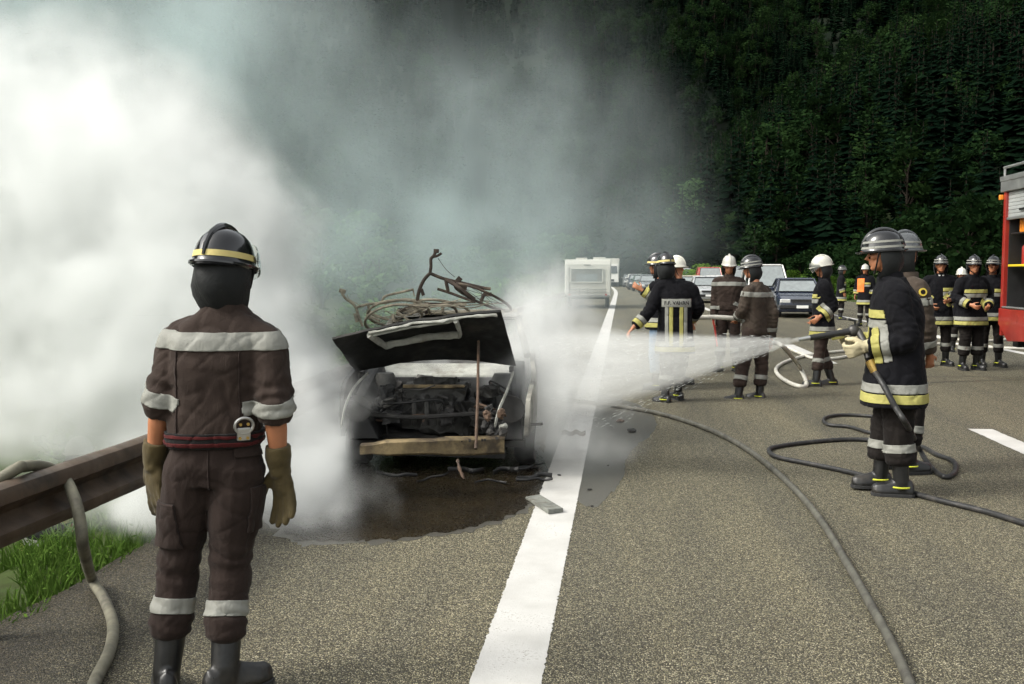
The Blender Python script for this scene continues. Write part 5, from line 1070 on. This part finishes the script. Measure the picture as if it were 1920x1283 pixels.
if p is not None:
    Mf = frame(n); c = p + n * .024; bk = MB().tube([c + Mf @ Vector((.034 * math.cos(a), .022 + .032 * math.sin(a), .004)) for a in [k * .33 for k in range(20)]], .0055, 8).build('carabiner_ring', 'steel', P1['root'], True)
    MB().box(c + Mf @ Vector((0, -.012, .004)), (.050, .052, .008), Mf).build('buckle_plate', 'steel', bk, bevel=.004)
    for q in (-1, 1):
        for v in (-.026, .030): MB().tube([c + Mf @ Vector((q * .014, v, .006)), c + Mf @ Vector((q * .014, v, .011))], .006, 10).build('rivet', 'brass', bk, True)
# epaulettes, pockets on P1
for (a, b_) in ((PX(333, 588), PX(352, 577)), (PX(488, 588), PX(528, 612))):
    p0, n0 = surf(P1, a.x, a.y + 8); p1, n1_ = surf(P1, b_.x, b_.y + 8)
    if p0 is not None and p1 is not None: MB().tube([p0 + n0 * .012, (p0 + p1) / 2 + (n0 + n1_) * .010, p1 + n1_ * .010], .018, 6, flat=.3).build('epaulette', 'dark_trousers', P1['jo'], True)
def pocket(P, me, cpx, half_x, half_z, nm='pocket', m_='brown_trousers', off=.012):
    p, n = surf(P, cpx[0], cpx[1], mesh=me)
    if p is None: return
    t = Vector((0, 0, 1)).cross(n).normalized(); q = band(P[me], p, Vector((0, 0, 1)), half_z, lambda c, nn: (c - p).length < .2 and nn.dot(n) > .2, off, [(p + t * half_x, t), (p - t * half_x, -t)])
    if q: place(nm, q, m_, P['to'])
pocket(P1, 'tr', (466, 846), .055, .022, 'pocket_flap'); pocket(P1, 'tr', (487, 950), .06, .085, 'cargo_pocket'); pocket(P1, 'tr', (305, 985), .06, .085, 'cargo_pocket')
xb, yb = P1['spine'](.85)
for me_, ob_, xs, z0, z1 in (('tr', 'to', (xb,), .80, 1.0), ('jm', 'jo', (xb - .115, xb + .115), 1.02, 1.40)):
    for xq in xs:
        q = band(P1[me_], Vector((xq, 0, 0)), Vector((1, 0, 0)), .0025, lambda c, nn: nn.y < -.2 and z0 < c.z < z1, .0045)
        if q: place('seam', q, 'brown_trousers', P1[ob_])
q = band(P1['jm'], Vector((0, 0, 1.335)), Vector((0, 0, 1)), .0025, lambda c, nn: nn.y < -.3 and abs(c.x - xb) < .16, .0045)
if q: place('seam', q, 'brown_trousers', P1['jo'])
# lettering and stripes on the back of P4
s = P4['s']; x0, y0 = P4['spine'](1.1 * s)
def back_panel(P, xa, xb, za, zb, m_, nm, off):
    me = band(P['jm'], Vector((0, y0, (za + zb) / 2)), Vector((0, 0, 1)), (zb - za) / 2, lambda c, nn: nn.y < -.15 and abs(c.x) < .25, off, [(Vector((xb, 0, 0)), Vector((1, 0, 0))), (Vector((xa, 0, 0)), Vector((-1, 0, 0)))])
    if me: return place(nm, me, m_, P['jo'])
for xa, xb, m_ in ((-.140, -.100, 'silver_tape'), (-.090, -.045, 'yellow_tape'), (.035, .080, 'yellow_tape'), (.090, .130, 'silver_tape')): back_panel(P4, xa, xb, .70, 1.185, m_, 'back_stripe', .006)
pn = back_panel(P4, -.178, .178, 1.185, 1.285, 'silver_tape', 'name_panel', .007)
from mathutils.bvhtree import BVHTree
fc = bpy.data.curves.new('letters', 'FONT'); fc.body = 'F.F. VAHRN'; fc.size = .061; fc.align_x = 'CENTER'; fc.align_y = 'CENTER'; fc.extrude = .001; fc.offset = .0012; fo = bpy.data.objects.new('tmp', fc); C.objects.link(fo)
dg = bpy.context.evaluated_depsgraph_get(); lme = bpy.data.meshes.new_from_object(fo.evaluated_get(dg)); bpy.data.objects.remove(fo)
bv = BVHTree.FromPolygons([v.co for v in pn.data.vertices], [tuple(q.vertices) for q in pn.data.polygons])
for v in lme.vertices:
    h = bv.ray_cast(Vector((v.co.x, -1, 1.235 + v.co.y)), Vector((0, 1, 0))); v.co = Vector((v.co.x, (h[0].y if h[0] is not None else -.16) - .0015 - v.co.z, 1.235 + v.co.y))
place('lettering', lme, 'helmet_black', P4['jo'])
# sleeve badges
for P, (bx, by), r in ((P3, (1730, 548), .032), (P8, (1389, 551), .030)):
    p, n = surf(P, bx, by)
    if p is not None: MB().tube([p + n * .001, p + n * .008], r, 16).build('sleeve_badge', 'badge_yellow', P['jo'], True); MB().tube([p + n * .006, p + n * .0095], r * .6, 16).build('badge_emblem', 'dark_trousers', P['jo'], True)
p, n = surf(P8, 1398, 528)
if p is not None: MB().ell(p + n * .01, (.035, .02, .03)).build('red_tab', 'fire_red', P8['jo'], True)
q = P12['j']['neck']; MB().loft([sell(q.x, q.y + .075 * P12['s'], q.z + dz, w, .012) for dz, w in ((-.10, .005), (-.02, .04), (.02, .05))]).build('shirt_collar', 'white_shirt', P12['root'], True)
me = band(P11['jm'], Vector((0, 0, 1.22 * P11['s'])), Vector((0, 0, 1)), .2, lambda c, nn: abs(c.x) < .20 and c.x > -.02, .015); place('vest', me, 'orange_cloth', P11['root'])
# ================================================================ NOZZLE AND HOSES
mat('hose_black', (.016, .016, .016), .55, 0, .3, 20, 90, .3, .002, dirt=(.05, .045, .04)); mat('hose_dirty', (.075, .072, .058), .65, 0, .4, 9, 90, .3, .002, dirt=(.03, .028, .024)); mat('hose_white', (.52, .50, .44), .7, 0, .15, 9, 120, .3, .002, dirt=(.34, .31, .25)); mat('hose_tan', (.15, .14, .10), .7, 0, .35, 9, 90, .35, .002, dirt=(.05, .045, .035))
d2 = P2['depth'] - .03; N0, N1_, N2 = D(1497, 637, d2), D(1560, 627, d2), D(1608, 619, d2); ndir = (N2 - N0).normalized()
nz = empty('fire_nozzle', N2, 0, 'dark branch pipe with pistol grip held by the spraying firefighter', 'nozzle'); off = -Vector(N2)
MB().tube([N0 + off, N0 + ndir * .09 + off], [.013, .017], 14).build('tip', 'alu', nz, True); MB().tube([N0 + ndir * .085 + off, N0 + ndir * .11 + off, N1_ + off, N2 - ndir * .06 + off], [.022, .022, .022, .026], 14).build('barrel', 'black_plastic', nz, True)
MB().ell(-ndir * .03, (.045, .04, .045)).build('valve_body', 'dark_steel', nz, True); MB().tube([-ndir * .02, -ndir * .02 + Vector((0, 0, .07)), -ndir * .07 + Vector((0, 0, .09))], .010, 8).build('valve_lever', 'black_plastic', nz, True)
cpl = D(1640, 697, d2 - .12); MB().tube([Vector(), D(1620, 640, d2 - .06) + off, D(1628, 672, d2 - .1) + off], [.026, .026, .024], 12).build('swivel', 'dark_steel', nz, True); MB().tube([D(1630, 676, d2 - .1) + off, cpl + off], [.033, .030], 14).build('coupling', 'brass', nz, True)
MB().tube([N1_ + off + Vector((0, 0, -.035)), N2 + off - ndir * .10 + Vector((0, 0, -.035))], .010, 8).build('pattern_rod', 'yellow_tape', nz, True)
def gz(px, py, z): return G(px, py, z)
def hose(name, pts, r, m_, label, group=None, n=10, twist=False):
    P0 = spline(pts, n); o0 = Vector(P0[0]); mb = MB(); mb.tube([p - o0 for p in P0], [r * (1 + (.10 * mnoise.noise(p * 5) if twist else 0)) for p in P0], 12, flat=.8 if twist else None); o = mb.build(name, m_, None, True, loc=o0); return tag(o, label, 'hose', group)
hr = .021
hose('fire_hose', [cpl, D(1655, 720, d2 - .24), D(1678, 762, d2 - .30), D(1702, 800, d2 - .26), gz(1722, 838, .12), gz(1742, 872, hr), gz(1770, 894, hr), gz(1790, 886, hr), gz(1788, 866, hr), gz(1755, 852, hr), gz(1728, 838, hr), gz(1680, 830, hr), gz(1600, 824, hr), gz(1520, 829, hr), gz(1455, 838, hr), gz(1442, 846, hr), gz(1460, 858, hr), gz(1530, 872, hr), gz(1610, 890, hr), gz(1690, 918, hr), gz(1760, 938, hr), gz(1850, 960, hr), gz(1960, 994, hr), gz(2150, 1050, hr)], hr, 'hose_black', 'black hose looping round the boots of the spraying firefighter')
hose('fire_hose', [gz(1720, 790, hr), gz(1640, 781, hr), gz(1580, 778, hr), gz(1546, 784, hr), gz(1552, 796, hr), gz(1590, 800, hr), gz(1612, 806, hr), gz(1640, 812, hr), gz(1700, 806, hr)], hr * .85, 'hose_black', 'short black hose loop lying behind the spraying firefighter')
hr = .026
hose('fire_hose', [gz(1020, 742, hr), gz(1080, 752, hr), gz(1150, 761, hr), gz(1230, 774, hr), gz(1310, 798, hr), gz(1380, 830, hr), gz(1440, 872, hr), gz(1500, 928, hr), gz(1545, 985, hr), gz(1590, 1060, hr), gz(1630, 1130, hr), gz(1668, 1200, hr), gz(1705, 1280, hr), gz(1760, 1420, hr)], hr, 'hose_dirty', 'dirty grey hose sweeping in a long curve from the burnt car across the dry asphalt', None, 12, True)
hr = .03; d4 = P8['depth']; hand8 = D(1372, 597, d4)
hose('fire_hose', [D(1290, 600, P4['depth'] + .25), D(1310, 596, d4), D(1340, 595, d4), hand8, D(1392, 602, d4 + .15), D(1420, 625, d4 + .4), D(1445, 640, d4 + .3), D(1470, 652, d4 + .0), gz(1500, 690, .20), gz(1512, 722, hr), gz(1490, 722, hr), gz(1462, 706, hr), gz(1456, 690, hr), gz(1480, 676, hr), gz(1530, 664, hr), gz(1620, 655, hr), gz(1700, 648, hr), gz(1780, 645, hr), gz(1870, 652, hr), gz(1960, 655, hr)], hr, 'hose_white', 'white canvas hose held by the man in brown and trailing toward the fire engine')
hose('fire_hose', [gz(1478, 652, hr), gz(1500, 663, hr), gz(1530, 672, hr), gz(1590, 668, hr), gz(1690, 637, hr), gz(1760, 634, hr), gz(1830, 640, hr), gz(1900, 636, hr)], hr, 'hose_white', 'second white hose lying behind the firefighters beside the fire engine')
mat('red_hose', (.62, .06, .05), .5)
hose('hose_strap', [D(1337, 598, d4 + .02), D(1341, 622, d4 + .05), D(1345, 650, d4 + .04)], .012, 'red_hose', 'red strap hanging from the white hose'); 
hr = .026
hose('fire_hose', [Vector((-3.3, 3.4, .0)), Vector((-3.05, 3.75, .45)), D(10, 892, 4.28), D(45, 875, 4.42), D(85, 876, 4.58), D(118, 893, 4.62), D(138, 930, 4.52), D(150, 975, 4.46), D(157, 1030, 4.50), gz(172, 1085, .05), gz(196, 1125, hr), gz(212, 1175, hr), gz(204, 1225, hr), gz(182, 1270, hr), gz(150, 1340, hr), gz(90, 1420, hr)], hr, 'hose_tan', 'tan hose slung over the rusty guard rail', None, 10)
# ================================================================ SMOKE AND SPRAY (real density grids made by geometry nodes)
def volume_obj(name, lo, hi, res, field, material, label, M=None):
    ng = bpy.data.node_groups.new(name + '_field', 'GeometryNodeTree')
    ng.interface.new_socket('Geometry', in_out='INPUT', socket_type='NodeSocketGeometry')
    ng.interface.new_socket('Geometry', in_out='OUTPUT', socket_type='NodeSocketGeometry')
    g = NT(ng, 0); out = ng.nodes.new('NodeGroupOutput')
    vc = ng.nodes.new('GeometryNodeVolumeCube'); pos = ng.nodes.new('GeometryNodeInputPosition').outputs[0]
    vc.inputs['Min'].default_value = lo; vc.inputs['Max'].default_value = hi
    for q, a in zip(res, 'XYZ'): vc.inputs['Resolution ' + a].default_value = q
    vc.inputs['Background'].default_value = 0.0
    g.put(vc.inputs['Density'], field(g, pos))
    sm = ng.nodes.new('GeometryNodeSetMaterial'); sm.inputs['Material'].default_value = M_(material)
    ng.links.new(vc.outputs[0], sm.inputs[0]); ng.links.new(sm.outputs[0], out.inputs[0])
    o = bpy.data.objects.new(name, bpy.data.volumes.new(name)); C.objects.link(o)
    if M is not None: o.matrix_world = M
    md = o.modifiers.new('density', 'NODES'); md.node_group = ng
    return tag(o, label, 'smoke' if 'smoke' in name else 'water', kind='stuff')
def vol_mat(name, col, dens, aniso=0.0):
    m = bpy.data.materials.new(name); m.use_nodes = True; t = m.node_tree; t.nodes.clear(); MATS[name] = m
    pv = t.nodes.new('ShaderNodeVolumePrincipled'); o = t.nodes.new('ShaderNodeOutputMaterial')
    pv.inputs['Color'].default_value = (*col, 1); pv.inputs['Density'].default_value = dens; pv.inputs['Anisotropy'].default_value = aniso
    pv.inputs['Density Attribute'].default_value = 'density'
    t.links.new(pv.outputs[0], o.inputs['Volume']); return m
vol_mat('smoke', (0.892, 0.902, 0.892), 1.0, 0.0)
vol_mat('thin_smoke', (0.80, 0.92, 0.93), 1.0, 0.0)
# (photo x, photo y, depth, radius across m, radius up m, radius in depth m, strength)
PUFF = [
 (500, 820, 8.2, 0.66, 0.85, 0.9, 3.0), (430, 930, 7.2, 0.80, 0.45, 0.8, 2.8), (555, 905, 6.9, 0.36, 0.50, 0.45, 3.0), (340, 900, 6.3, 0.50, 0.45, 0.5, 2.8), (285, 860, 5.95, 0.30, 0.34, 0.35, 2.6), (240, 930, 6.0, 0.30, 0.22, 0.35, 1.2),
 (520, 985, 6.45, 0.46, 0.24, 0.4, 2.6), (595, 990, 6.3, 0.20, 0.16, 0.25, 2.0), (590, 800, 7.3, 0.26, 0.50, 0.4, 2.5), (330, 640, 8.4, 1.2, 1.0, 1.1, 2.8), (200, 450, 9.0, 1.5, 1.1, 1.4, 2.2), (60, 620, 9.0, 1.3, 1.0, 1.2, 2.6),
 (30, 350, 9.6, 1.6, 1.1, 1.6, 1.7), (300, 290, 9.6, 1.0, 0.9, 1.2, 1.5), (410, 480, 9.0, 0.72, 0.9, 1.0, 2.2), (150, 170, 10.2, 1.2, 0.7, 1.2, 0.9),
 (550, 680, 9.0, 0.5, 0.75, 0.9, 1.8), (600, 790, 8.3, 0.30, 0.75, 0.8, 2.4), (120, 770, 7.6, 0.9, 0.55, 0.9, 1.6), (180, 940, 6.4, 0.5, 0.22, 0.5, 0.5), (-250, 380, 9.5, 1.9, 2.0, 1.8, 2.2), (-300, 700, 8.8, 1.4, 1.0, 1.4, 1.6),
 (1005, 690, 8.9, 0.36, 0.75, 0.75, 2.2), (1045, 780, 8.2, 0.42, 0.40, 0.6, 1.4), (1075, 670, 9.4, 0.5, 0.40, 0.8, 0.5), (990, 600, 9.6, 0.40, 0.5, 0.7, 1.2), (1110, 720, 8.3, 0.42, 0.26, 0.4, 1.4), (1190, 715, 8.0, 0.36, 0.20, 0.4, 0.6), (1090, 830, 7.9, 0.6, 0.16, 0.5, 0.8),
 (760, 735, 7.9, 0.50, 0.10, 0.22, 0.18), (820, 693, 9.0, 0.75, 0.20, 0.35, 3.0),
]
VEIL = [
 (760, 330, 16.1, 3.349, 2.447, 1.98, 0.040), (950, 330, 16.6, 2.5, 2.0, 1.98, 0.098), (560, 150, 15.6, 3.12, 2.08, 1.87, 0.045), (860, 460, 15.6, 3.38, 1.17, 1.87, 0.087), (1050, 170, 17, 1.649, 2.03, 1.76, 0.026), (100, 40, 16.1, 3.864, 2.061, 1.98, 0.198),
 (520, 300, 14.5, 1.8, 1.9, 1.6, 0.13), (600, 420, 14.5, 1.6, 1.2, 1.6, 0.08), (700, 500, 15.1, 2.363, 1.05, 1.54, 0.093), (1010, 480, 16.1, 2.19, 1.03, 1.65, 0.081), (1080, 330, 17.1, 2.1, 1.9, 1.76, 0.026), (840, 590, 10.6, 1.3, 0.45, 0.7, 0.232), (1060, 590, 15.6, 1.3, 0.78, 1.32, 0.07), (330, 40, 15.1, 2.363, 1.313, 1.76, 0.144),
]
def blobs(g, Q, lst, a, b_):
    acc = None
    for (px, py, d, rx, rz, ry, s) in lst:
        l = g.v('LENGTH', g.v('MULTIPLY', g.v('SUBTRACT', Q, tuple(D(px, py, d))), (1 / rx, 1 / ry, 1 / rz)))
        e = g.m('MULTIPLY', g.smooth(l, a, b_), s); acc = e if acc is None else g.m('ADD', acc, e)
    return acc
def warp(g, P, sc_, amp, det=2): return g.v('SCALE', g.v('SUBTRACT', g.noise(P, sc_, det, 0.55, out=1), (0.5, 0.5, 0.5)), scale=amp)
def smoke_field(g, P):
    Q = g.v('ADD', P, g.v('ADD', g.v('ADD', warp(g, P, 0.75, 1.2, 2), warp(g, P, 2.6, 0.55, 2)), warp(g, P, 7.0, 0.20, 1)))
    acc = blobs(g, Q, PUFF, 1.22, 0.42)
    nz = g.noise(g.v('MULTIPLY', Q, (1, 1, 0.75)), 2.0, 5, 0.62)
    er = g.smooth(nz, 0.38, 0.58, 0.08, 1.25)
    k = g.m('MAXIMUM', er, g.smooth(acc, 1.2, 2.8))
    sp = g.n('ShaderNodeSeparateXYZ'); g.put(sp.inputs[0], P)
    return g.m('MULTIPLY', g.m('MULTIPLY', acc, k), g.smooth(sp.outputs[2], 0.0, 0.10))
volume_obj('smoke', (-8.6, 4.8, 0.01), (2.2, 12.0, 5.6), (190, 128, 100), smoke_field, 'smoke', 'thick white smoke billowing up from the burning car')
def veil_field(g, P):
    Q = g.v('ADD', P, g.v('ADD', warp(g, P, 0.5, 2.0, 3), warp(g, P, 1.8, 0.7, 3)))
    return g.m('MULTIPLY', blobs(g, Q, VEIL, 1.5, 0.0), g.smooth(g.noise(g.v('MULTIPLY', Q, (1, 1, 0.6)), 0.9, 6, 0.6), 0.30, 0.66, 0.18, 1.5))
volume_obj('thin_smoke', (-12.5, 9.2, 0.3), (7.5, 21.0, 10.2), (128, 76, 66), veil_field, 'thin_smoke', 'thin blue-grey smoke drifting across the mountainside behind the car')
# ---- fan of water from the nozzle
vol_mat('water_spray', (0.93, 0.935, 0.92), 1.0, 0.2)
jt = (D(1030, 716, 8.45) - N0); JL = jt.length; jx = jt.normalized(); jy = Vector((0, 0, 1)).cross(jx).normalized(); jz = jx.cross(jy)
JM = Matrix.Translation(N0) @ Matrix((jx, jy, jz)).transposed().to_4x4()
def spray_field(g, P):
    sp = g.n('ShaderNodeSeparateXYZ'); g.put(sp.inputs[0], P); X = g.m('MAXIMUM', sp.outputs[0], 0.02)
    yo, zo = sp.outputs[1], g.m('ADD', sp.outputs[2], g.m('MULTIPLY', g.m('MULTIPLY', X, X), -0.012))
    rad = g.m('ADD', 0.010, g.m('MULTIPLY', X, 0.190))
    cb = g.n('ShaderNodeCombineXYZ'); g.put(cb.inputs[0], g.m('MULTIPLY', X, 1.6)); g.put(cb.inputs[1], g.m('MULTIPLY', g.m('DIVIDE', yo, X), 22.0)); g.put(cb.inputs[2], g.m('MULTIPLY', g.m('DIVIDE', zo, X), 22.0))
    st = g.noise(cb.outputs[0], 1.0, 4, 0.6)
    r = g.m('DIVIDE', g.m('SQRT', g.m('ADD', g.m('MULTIPLY', yo, yo), g.m('MULTIPLY', zo, zo))), rad)
    r = g.m('ADD', r, g.m('MULTIPLY', g.m('SUBTRACT', st, 0.5), 0.55))
    shell = g.m('MULTIPLY', g.smooth(r, 1.14, 0.74), g.m('ADD', 0.35, g.m('POWER', g.m('MINIMUM', g.m('MAXIMUM', r, 0.0), 1.2), 2.5)))
    fall = g.m('MULTIPLY', g.smooth(X, JL + 0.1, JL - 0.7, 0.25, 1.0), g.m('DIVIDE', 4.3, g.m('ADD', g.m('POWER', X, 0.6), 0.04)))
    return g.m('MULTIPLY', g.m('MULTIPLY', shell, fall), g.smooth(st, 0.30, 0.70, 0.55, 1.35))
volume_obj('water_spray', (0.0, -0.50, -0.50), (JL + 0.1, 0.50, 0.50), (150, 76, 76), spray_field, 'water_spray', 'wide fan of water spraying from the nozzle onto the burnt car', JM)

# ---- loose drops and strands thrown off the jet
m, g, b = new_mat('water_drop'); b.inputs['Base Color'].default_value = (.82, .84, .82, 1); b.inputs['Roughness'].default_value = .15; b.inputs['Transmission Weight'].default_value = .35; b.inputs['IOR'].default_value = 1.33
rw = random.Random(17); mb = MB()
for k in range(1400):
    t = rw.random() ** .8; X = .15 + t * (JL - .1); a = rw.random() * 6.283; rr2 = (.010 + X * .19) * (rw.uniform(.55, 1.12) if k % 3 else rw.uniform(1.0, 1.3)); 
    c = Vector((X, rr2 * math.cos(a), rr2 * math.sin(a) - (.02 * X * X if rr2 > .19 * X else 0))); d = Vector((1, c.y / X, c.z / X)).normalized(); L = rw.uniform(.004, .030); w = rw.uniform(.0008, .0022); u = d.orthogonal().normalized() * w; v = d.cross(u).normalized() * w
    mb.add([c - d * L, c + u, c + v, c - u, c - v, c + d * L], [(0, 2, 1), (0, 3, 2), (0, 4, 3), (0, 1, 4), (5, 1, 2), (5, 2, 3), (5, 3, 4), (5, 4, 1)])
o = mb.build('water_droplets', 'water_drop', None); o.matrix_world = JM; tag(o, 'fine drops and strands of water flung off the hose jet', 'water', kind='stuff')
